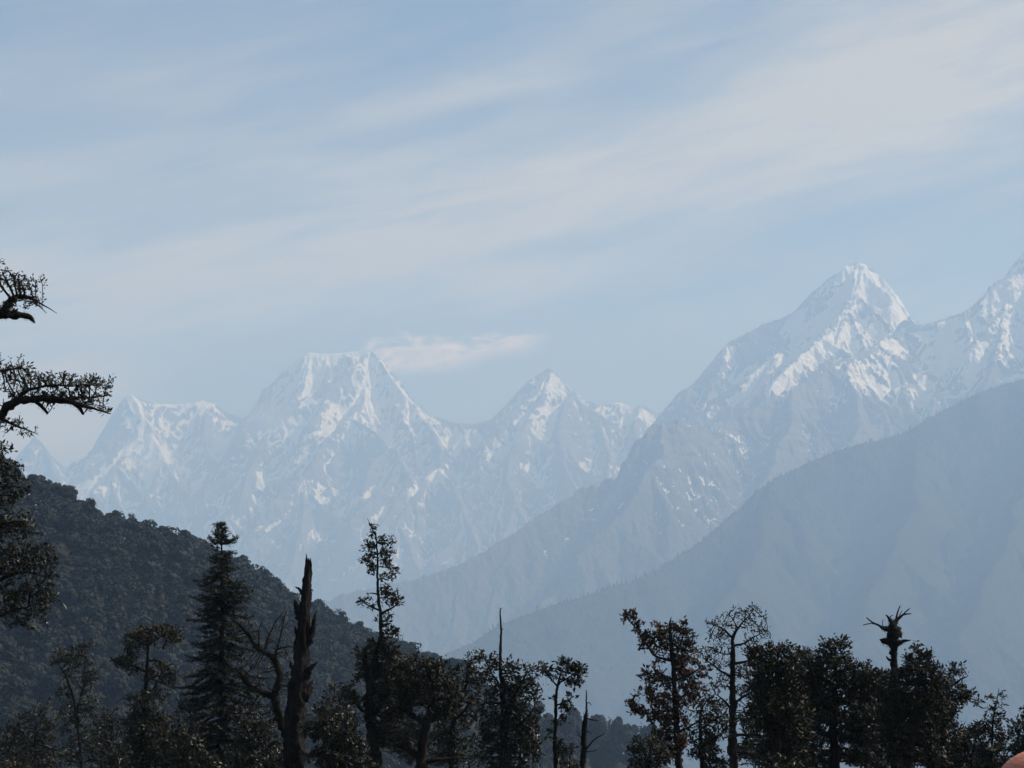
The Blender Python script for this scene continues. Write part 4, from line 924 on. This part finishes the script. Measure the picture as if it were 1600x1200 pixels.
for k_, (lab, x, dd, bl) in enumerate([
        ('dim oak in the bottom left corner below the leafy overhanging oak', 55, 105, [(40, 1120, 18, 14, .8), (62, 1112, 16, 12, .8), (30, 1145, 24, 18, .9), (66, 1140, 22, 18, .9), (45, 1170, 34, 20, 1), (80, 1180, 24, 16, 1)]),
        ('dim oak standing between the thin twiggy tree and the flat-topped oak', 172, 98, [(172, 1112, 14, 12, .8), (160, 1130, 18, 14, .9), (186, 1134, 18, 14, .9), (172, 1158, 30, 18, 1), (192, 1180, 26, 16, 1), (150, 1182, 20, 14, 1)]),
        ('dim oak behind the fir and the flat-topped oak', 296, 96, [(292, 1098, 16, 12, .8), (308, 1112, 18, 14, .9), (284, 1126, 20, 16, .9), (304, 1145, 26, 18, 1), (286, 1172, 34, 20, 1), (320, 1180, 22, 16, 1)]),
        ('dim oak behind the splintered snag and the spire tree', 530, 92, [(524, 1078, 14, 12, .7), (542, 1092, 16, 14, .8), (514, 1100, 18, 14, .8), (536, 1120, 24, 16, .9), (516, 1140, 22, 18, .9), (545, 1160, 28, 20, 1)]),
        ('dim oak filling in behind the crooked mossy oak', 652, 88, [(622, 1130, 24, 18, .9), (650, 1140, 26, 20, .9), (684, 1146, 24, 18, .9), (640, 1172, 36, 18, 1), (690, 1180, 30, 16, 1), (720, 1140, 16, 14, .7)])]):
    tree('oak', lab, 'tree', dd, [(x, 1225, 5), (x, 1170, 4), (x + 3, 1130, 3), (x, bl[0][1] + 6, 1.2)], [[(x, 1180, 2.4), (bl[2][0], bl[2][1] + 4, 1.2)], [(x, 1170, 2.4), (bl[3][0], bl[3][1] + 4, 1.2)]], bl, leaf=L_OAK, size=0.13, lpn=2.8, den=0.95, seed=90 + k_)

# undergrowth along the foot of the trees
def shrub(label, d, x, blobs, seed, leaf=L_RHODO, size=0.085, den=1.0, group=None):
    stems = [[(x + random.Random(seed + i).uniform(-4, 4), 1215, 3), (b[0] * 0.6 + x * 0.4, b[1] + 14, 2), (b[0], b[1], 1)] for i, b in enumerate(blobs[:5])]
    return tree('shrub', label, 'shrub', d, [(x, 1225, 4), (x, 1205, 3)], stems, blobs, leaf=leaf, size=size, lpn=3.3, den=den, seed=seed, group=group)


shrub('glinting leafy shrub at the foot of the splintered snag on its right', 53, 518, [(500, 1112, 16, 12, .7), (524, 1122, 20, 14, .7), (545, 1136, 18, 16, .8), (500, 1144, 24, 16), (530, 1158, 26, 18), (500, 1180, 30, 16, 1.1), (540, 1190, 34, 16, 1.1), (556, 1168, 14, 20, .9)], 51)
shrub('loose leafy shrub between the fir and the foot of the splintered snag', 60, 400, [(384, 1128, 20, 18, .7), (408, 1140, 20, 16, .7), (384, 1160, 26, 18, .9), (418, 1172, 24, 18), (392, 1190, 32, 16, 1.1), (436, 1195, 20, 14)], 53)
shrub('low dark shrub at the bottom edge between the flat-topped oak and the fir', 62, 290, [(278, 1150, 18, 16, .8), (300, 1160, 22, 16, .9), (280, 1180, 28, 16, 1.1), (312, 1190, 30, 16, 1.1)], 55)
shrub('low dark shrub at the bottom edge left of the flat-topped oak', 64, 178, [(168, 1186, 16, 12), (190, 1182, 18, 13), (180, 1200, 30, 12, 1.1)], 57)
shrub('dim shrub in the bottom left corner', 70, 25, [(0, 1160, 26, 18, .7), (30, 1176, 26, 16, .8), (10, 1195, 40, 14), (60, 1195, 24, 12)], 58)
shrub('low rounded shrub at the foot of the brown-leaved tree on its left', 56, 1015, [(1000, 1160, 14, 10), (1018, 1158, 16, 10), (985, 1172, 10, 10, .8), (1010, 1176, 24, 14, 1.1), (1034, 1184, 22, 14, 1.1), (1000, 1194, 26, 12, 1.1)], 59)
shrub('dark bushy growth filling the gap between the layered oak and the slim sapling', 60, 1512, [(1506, 1148, 16, 9, 1.1), (1522, 1152, 14, 9, 1.1), (1498, 1164, 18, 12, 1.2), (1520, 1172, 24, 14, 1.2), (1500, 1190, 30, 14, 1.2), (1530, 1194, 20, 12, 1.1)], 61, leaf=L_OAK)
shrub('thin grey-green shrub at the bottom edge between the open oak and the bare-topped tree', 75, 738, [(730, 1185, 14, 12, .7), (750, 1192, 16, 12, .8)], 63)
shrub('sparse shrub at the foot of the small mossy snag on its left', 70, 888, [(878, 1178, 12, 12, .6), (892, 1172, 10, 14, .6), (888, 1195, 22, 10, .9)], 65)

# the orange tent whose top shows in the corner
def tent():
    d = 40.0; px = d / FPX
    g = base_of(1656, d)
    top = P(1656, 1168, d)[2]
    H = top - 0.0; zb = top - 1.35
    # it stands on a small level pad of the slope
    n, m = 48, 26; W, Dp = 1.35, 1.2
    u, t = np.meshgrid(np.arange(n) * 2 * np.pi / n, np.linspace(0, 1, m))
    rr = np.cos(t * np.pi / 2) ** 0.72
    fold = 1 - 0.035 * np.abs(np.sin(2 * u + np.pi / 4)) ** 8 * 0 - 0.03 * np.cos(4 * u) * np.sin(t * np.pi)
    x = W * np.cos(u) * rr * fold; y = Dp * np.sin(u) * rr * fold; z = 1.35 * np.sin(t * np.pi / 2) ** 1.05
    z += 0.004 * np.sin(u * 30) * np.sin(t * np.pi)
    zg = float(near_z(P(1656, 1168, d)[0], d))
    e = empty('tent', (P(1656, 1168, d)[0], d, zb)); tag(e, 'orange fabric dome tent peeking into the bottom right corner', 'tent')
    V = np.stack([x, y, z], -1).reshape(-1, 3); i = np.arange(n * m).reshape(m, n)
    f = np.stack([i[:-1], np.roll(i[:-1], -1, 1), np.roll(i[1:], -1, 1), i[1:]], -1).reshape(-1, 4)
    mt, b = material('orange tent fabric')
    px_, py_, pz_ = sep(geo())
    wv = X.noise(X.vec(px_ * 2.0, py_ * 2.0, pz_ * 22.0), 1.6, 5, 0.6)
    setin(b, 'Base Color', X.mix(wv.ramp(0.35, 0.65), (0.52, 0.15, 0.07), (0.62, 0.24, 0.15))); b.inputs['Roughness'].default_value = 0.7
    bump(b, wv, 0.02, 0.6)
    mesh('canopy', V, f, mt, e)
    mp, b = material('tent pole sleeve'); setin(b, 'Base Color', (0.09, 0.03, 0.018)); b.inputs['Roughness'].default_value = 0.8
    for a in (np.pi / 4, 3 * np.pi / 4):
        T = Tree(d, 3); tt = np.linspace(-1, 1, 41)
        r = np.cos(np.abs(1 - np.abs(tt)) * np.pi / 2) ** 0.72 * np.sign(tt)
        zz = 1.35 * np.sin((1 - np.abs(tt)) * np.pi / 2) ** 1.05
        T.pos = [np.array([1.0 * W * math.cos(a) * q * 1.012, Dp * math.sin(a) * q * 1.012, h + 0.012]) for q, h in zip(r, zz)]
        T.par = [-1] + list(range(40)); T.rad = [0.012] * 41; T.finish(0.01)
        V2, F2 = T.wood(8, 0.0); mesh('pole_sleeve', V2, F2, mp, e)
    # level earth pad that carries it
    nb = 40; a = np.arange(nb) * 2 * np.pi / nb
    ring = lambda r, z: np.stack([P(1656, 1168, d)[0] + r * np.cos(a), d + r * np.sin(a), np.full(nb, z)], -1)
    ly = [ring(0.05, zb), ring(2.0, zb - 0.01), ring(2.6, zb - 0.25)] + [ring(2.6 + k * 1.6, zb - 0.25 - k * 1.1 + 0.06 * (k % 2)) for k in range(1, 5)]
    V = np.concatenate(ly); i = np.arange(nb * len(ly)).reshape(len(ly), nb)
    f = np.stack([i[:-1], np.roll(i[:-1], -1, 1), np.roll(i[1:], -1, 1), i[1:]], -1).reshape(-1, 4)
    tag(mesh('earth_mound', V, f, m_near), kind='structure')


tent()

# ------------------------------------------------------------------ the wood on the hill
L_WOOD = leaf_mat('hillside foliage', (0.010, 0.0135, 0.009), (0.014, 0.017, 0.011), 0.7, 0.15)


def crown_shape(kind, seed, nq):
    rng = np.random.default_rng(seed)
    if kind == 'fir':
        t = rng.random(nq) ** 0.7; a = rng.uniform(0, 6.28, nq); lay = (0.75 + 0.25 * np.cos(t * 50)); r = (0.02 + 0.15 * t * lay) * np.sqrt(rng.uniform(0.2, 1, nq))
        p = np.stack([np.cos(a) * r, np.sin(a) * r, 1.0 - 0.88 * t], -1)
        dv = np.stack([np.cos(a), np.sin(a), -0.3 + 0 * a], -1) + rng.normal(0, 0.35, (nq, 3)); L = 0.09; W = 0.03
    else:
        nb = {'round': 13, 'tall': 11, 'open': 8}[kind]
        bl = rng.normal(size=(nb, 3)); bl /= np.linalg.norm(bl, axis=1, keepdims=True); bl *= rng.uniform(0.3, 1.0, (nb, 1))
        sx, sz, cz, br = {'round': (0.34, 0.24, 0.62, 0.19), 'tall': (0.2, 0.34, 0.6, 0.15), 'open': (0.34, 0.26, 0.68, 0.13)}[kind]
        bl = bl * [sx, sx, sz] + [0, 0, cz]
        rad = br * rng.uniform(0.65, 1.25, nb)
        k = rng.integers(0, nb, nq)
        q = rng.normal(size=(nq, 3)); q /= np.linalg.norm(q, axis=1, keepdims=True); q[:, 2] = np.where(q[:, 2] < -0.5, -q[:, 2], q[:, 2])
        p = bl[k] + q * (rad[k] * rng.uniform(0.55, 1.08, nq))[:, None] * [1, 1, 0.8]
        L = 0.10; W = 0.085
        nrm = q + rng.normal(0, 0.17, (nq, 3)); nrm /= np.linalg.norm(nrm, axis=1, keepdims=True)
        d = np.cross(nrm, rng.normal(size=(nq, 3))); d /= np.linalg.norm(d, axis=1, keepdims=True); s_ = np.cross(nrm, d)
        a = (L * rng.uniform(0.5, 1.4, nq))[:, None]; b = a * W / L
        V = np.stack([p - d * a * 0.5, p + s_ * b * 0.5 + nrm * a * 0.12, p + d * a * 0.5, p - s_ * b * 0.5 + nrm * a * 0.12], 1).reshape(-1, 3)
        return V, np.arange(nq * 4).reshape(nq, 4)
    Ls = L * rng.uniform(0.6, 1.4, nq)
    return leaf_quads(p, dv, Ls, Ls * W / L, rng)


def stem_shape(kind, seed):
    T = Tree(FPX, seed); rng = T.rng               # one unit per pixel: used here only as a builder
    T.pos = [np.array([0.004 * k * rng.normal(), 0.004 * k * rng.normal(), -0.08 + 1.0 * k / 8 * (0.95 if kind == 'fir' else 0.7)]) for k in range(9)]
    T.par = [-1] + list(range(8)); T.rad = [0.03 * (1 - k / 11) for k in range(9)]
    if kind != 'fir':
        for b in range(6):
            j = int(rng.integers(3, 8)); p = T.pos[j].copy(); par = j; a = rng.uniform(0, 6.28)
            for i in range(3):
                p = p + np.array([math.cos(a) * 0.07, math.sin(a) * 0.07, 0.06]); T.pos.append(p.copy()); T.par.append(par); T.rad.append(0.012 - 0.003 * i); par = len(T.pos) - 1
    T.finish(0.004)
    return T.wood(5, 0.05)


KINDS = [('round', 101), ('round', 102), ('round', 103), ('tall', 104), ('tall', 105), ('open', 106), ('fir', 107)]
NAMES = {'round': 'broadleaf_tree', 'tall': 'broadleaf_tree', 'open': 'broadleaf_tree', 'fir': 'slender_fir'}
protos = []
for kd, sd_ in KINDS:
    v, f = crown_shape(kd, sd_, 1500 if kd != 'fir' else 900)
    protos.append((kd, v, f, crown_shape(kd, sd_ + 50, 620 if kd != 'fir' else 420), stem_shape(kd, sd_)))

rng = np.random.default_rng(77)
# trees stand at jittered spots all over the visible face of the hill
spots = []
hx_, hy_, hz_ = H_line.T
for y in np.arange(470, 1200, 6.6):
    for x in np.arange(-330, 210, 6.6):
        xx = x + rng.uniform(-2.6, 2.6); yy = y + rng.uniform(-2.6, 2.6)
        crest = np.interp(xx, hx_, hy_)
        px = 800 + xx / yy * FPX * math.cos(PITCH)
        if yy > crest + 16 or px < -90 or px > 900: continue
        spots.append((xx, yy, px, crest - yy))
spots = np.array(spots)
zz = near_z(spots[:, 0], spots[:, 1])
py = 950 - (zz + 4 - CAMZ) / spots[:, 1] * FPX
keep = (py < 1260)
clear = fbm(spots[:, 0] / 34, spots[:, 1] / 34, 3)
bareland = sstep(py, 1000, 1120) * (1 - sstep(spots[:, 2], 250, 420))
keep &= ~((clear > 0.48 - 0.12 * bareland) & (spots[:, 3] > 35))
spots = spots[keep]; zz = zz[keep]; py = py[keep]
ridge_i = np.where((spots[:, 3] < 12) & (spots[:, 2] > -20) & (spots[:, 2] < 800))[0]
rng.shuffle(ridge_i); ridge_i = ridge_i[:120]
front = np.setdiff1d(np.arange(len(spots)), ridge_i)
order = front[np.argsort(spots[front, 1])]
order = order[(spots[order, 2] > 0) & (spots[order, 2] < 760) & (py[order] < 1195)]
near_i = order[:165]
individual = set(ridge_i.tolist()) | set(near_i.tolist())
proto_objs = {}


def stand(k, x, y, z, H, wide, rot, label, group, bark=None):
    """one tree of the wood; copies share their meshes"""
    kd, v, f, lo, st = protos[k]
    if k not in proto_objs:
        e = empty(NAMES[kd], (x, y, z))
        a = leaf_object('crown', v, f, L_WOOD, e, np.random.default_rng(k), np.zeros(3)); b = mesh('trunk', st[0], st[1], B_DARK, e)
        proto_objs[k] = (e, a, b)
    else:
        e0, a0, b0 = proto_objs[k]
        e = e0.copy(); C.collection.objects.link(e)
        for c0 in (a0, b0):
            c = c0.copy(); C.collection.objects.link(c); c.parent = e
    e.location = (x, y, z); e.rotation_euler = (0, 0, rot); e.scale = (H * wide, H * wide, H)
    tag(e, label, 'tree', group)
    return e


mv, mf, off = [], [], 0
for i, (x, y, px, back) in enumerate(spots):
    onridge = back < 12
    k = int(rng.choice([0, 1, 2, 3, 4, 5, 6], p=[.22, .2, .17, .12, .11, .1, .08]))
    H = rng.uniform(7.5, 15.5) * (0.9 if onridge else 1.0) * (0.8 if px > 450 else 1.0)
    wd = rng.uniform(0.9, 1.25); rot = rng.uniform(0, 6.28)
    if i in individual:
        if k == 6:
            lab, gr = ('slender fir standing up from the wood along the ridge line', 'firs along the wooded ridge line') if onridge else ('slender fir among the broadleaf trees on the shaded hillside', 'firs on the shaded hillside')
        else:
            lab, gr = ('dark broadleaf tree on the ridge line of the wooded hill', 'trees along the wooded ridge line') if onridge else ('dim broadleaf tree low on the shaded hillside behind the front trees', 'trees low on the shaded hillside')
        stand(k, x, y, zz[i], H, wd, rot, lab, gr)
    else:
        v, f = protos[k][3]
        c_, s_ = math.cos(rot), math.sin(rot)
        q = v * [H * wd, H * wd, H]
        q = np.stack([q[:, 0] * c_ - q[:, 1] * s_ + x, q[:, 0] * s_ + q[:, 1] * c_ + y, q[:, 2] + zz[i]], -1)
        mv.append(q); mf.append(f + off); off += len(q)
if mv:
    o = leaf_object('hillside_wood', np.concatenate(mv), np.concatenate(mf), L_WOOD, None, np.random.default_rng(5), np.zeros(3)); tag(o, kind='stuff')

# pale trees on the spur in the valley
for j, (px, ty, k, wd) in enumerate([(842, 1092, 4, .9), (858, 1108, 5, .8), (893, 1104, 3, .8), (905, 1112, 5, .9), (922, 1118, 0, .7), (936, 1112, 4, .8), (955, 1122, 6, 1.2), (965, 1118, 3, .7), (980, 1122, 5, .9), (992, 1130, 4, .7), (1005, 1132, 6, 1.3), (1018, 1128, 3, .7), (1030, 1138, 0, .8), (870, 1125, 1, .8), (945, 1140, 2, .8), (972, 1146, 0, .8), (912, 1142, 1, .9), (1000, 1152, 2, .9), (850, 1140, 2, .9)]):
    d = 1270.0 - 30 * (j % 3); b = P(px, 1178, d); z = float(near_z(b[0], d)); top = P(px, ty, d)[2]
    labs = {6: ('small hazy fir on the valley spur beyond the mossy snag', 'hazy firs on the valley spur')}
    lab, gr = labs.get(k, ('pale hazy tree on the valley spur seen between the front trees', 'hazy trees on the valley spur'))
    stand(k, b[0], d, z, max(6.0, top - z), wd * 0.8, j * 1.3, lab, gr)

# conifers dotting the crest of the far spur: too small to count
pxs, ysF, XF, YF, ZF = FT
rngF = np.random.default_rng(8); tv, tf, off = [], [], 0
crest3 = P(*np.array(F_main).T)
n = 5200
t = rngF.uniform(0, len(crest3) - 1, n); i0 = t.astype(int); base = crest3[i0] + (crest3[i0 + 1] - crest3[i0]) * (t - i0)[:, None]
bx = base[:, 0] + rngF.normal(0, 30, n); by = base[:, 1] - rngF.uniform(-60, 520, n)
ci = np.clip(np.round((bx / by * FPX * math.cos(PITCH) + 800 - pxs[0]) / (pxs[1] - pxs[0])).astype(int), 0, len(pxs) - 1)
ri = np.clip(np.round((by - ysF[0]) / (ysF[1] - ysF[0])).astype(int), 0, len(ysF) - 1)
bx = XF[ri, ci]; by = YF[ri, ci]; bz = ZF[ri, ci]
H = rngF.uniform(9, 26, n) * (0.55 + 0.45 * (rngF.random(n) < 0.3)); sd5 = 5
a = np.arange(sd5) * 2 * np.pi / sd5
for tier, (z0, z1, r) in enumerate(((0.05, 0.6, 0.24), (0.35, 1.0, 0.17))):
    rr = H * r * rngF.uniform(0.8, 1.3, n)
    ringv = np.stack([bx[:, None] + rr[:, None] * np.cos(a + tier), by[:, None] + rr[:, None] * np.sin(a + tier), np.broadcast_to((bz + H * z0)[:, None], (n, sd5))], -1)
    apex = np.stack([bx, by, bz + H * z1], -1)[:, None]
    vv = np.concatenate([ringv, apex], 1); k = np.arange(sd5)
    ff = np.stack([k, (k + 1) % sd5, np.full(sd5, sd5)], -1)[None] + (np.arange(n) * (sd5 + 1))[:, None, None] + off
    tv.append(vv.reshape(-1, 3)); tf.append(ff.reshape(-1, 3)); off += n * (sd5 + 1)
tag(mesh('far_wood', np.concatenate(tv), np.concatenate(tf), m_wood, smooth=False), kind='stuff')

# ------------------------------------------------------------------ the hazy air
HAZE_DENSITY = 1.1e-4
HAZE_TOP = 3150.0
hx, hy0, hy1, hz0 = 12500.0, -3500.0, 24900.0, FLOOR - 8
hv = [(sx * hx, y, z) for z in (hz0, HAZE_TOP) for sx, y in ((-1, hy0), (1, hy0), (1, hy1), (-1, hy1))]
m_haze = bpy.data.materials.new('haze'); m_haze.use_nodes = True
ntz = m_haze.node_tree; ntz.nodes.remove(ntz.nodes['Principled BSDF'])
pv = ntz.nodes.new('ShaderNodeVolumePrincipled'); pv.inputs['Density'].default_value = HAZE_DENSITY
pv.inputs['Color'].default_value = (0.44, 0.66, 1.0, 1); pv.inputs['Absorption Color'].default_value = (0.45, 0.45, 0.45, 1); pv.inputs['Anisotropy'].default_value = 0.1
ntz.links.new(pv.outputs[0], ntz.nodes['Material Output'].inputs['Volume'])
tag(mesh('haze', hv, np.array([[3, 2, 1, 0], [4, 5, 6, 7], [0, 1, 5, 4], [1, 2, 6, 5], [2, 3, 7, 6], [3, 0, 4, 7]]), m_haze, smooth=False), kind='stuff')


# wisps of mist caught on the far faces
def mist(px, py, d, rx, ry, dens, seed):
    c = P(px, py, d); k = d / FPX
    rng = np.random.default_rng(seed)
    n, m = 28, 15
    u, v = np.meshgrid(np.arange(n) * 2 * np.pi / n, np.linspace(-np.pi / 2, np.pi / 2, m))
    V = np.stack([np.cos(u) * np.cos(v) * rx * k, np.sin(u) * np.cos(v) * rx * k * 0.6, np.sin(v) * ry * k], -1).reshape(-1, 3)
    i = np.arange(n * m).reshape(m, n)
    f = np.stack([i[:-1], np.roll(i[:-1], -1, 1), np.roll(i[1:], -1, 1), i[1:]], -1).reshape(-1, 4)
    mt = bpy.data.materials.new('mist'); mt.use_nodes = True; X.nt = mt.node_tree
    mt.node_tree.nodes.remove(mt.node_tree.nodes['Principled BSDF'])
    tcn = mt.node_tree.nodes.new('ShaderNodeTexCoord'); ob = X(tcn.outputs['Object'])
    x, y, z = sep(ob)
    x = x / (rx * k); y = y / (rx * k * 0.6); z = z / (ry * k)
    r2 = X.m('SQRT', x * x + y * y + z * z)
    nz = X.noise(ob, 3.2 / (rx * k), 4, 0.6)
    fall = X.m('MAXIMUM', 1.0 - r2 - (nz - 0.35) * 1.7, 0.0)
    pv = mt.node_tree.nodes.new('ShaderNodeVolumePrincipled'); pv.inputs['Color'].default_value = (0.9, 0.93, 0.97, 1)
    X.nt.links.new((fall * dens).s, pv.inputs['Density']); X.nt.links.new(pv.outputs[0], mt.node_tree.nodes['Material Output'].inputs['Volume'])
    o = mesh('mist', V, f, mt); o.location = c; tag(o, kind='stuff')


for q in ((232, 712, 20700, 75, 55, 0.0040, 1), (425, 655, 20600, 75, 42, 0.0036, 2), (830, 682, 19700, 42, 34, 0.0050, 3), (345, 690, 21000, 60, 45, 0.0026, 4)):
    mist(*q)
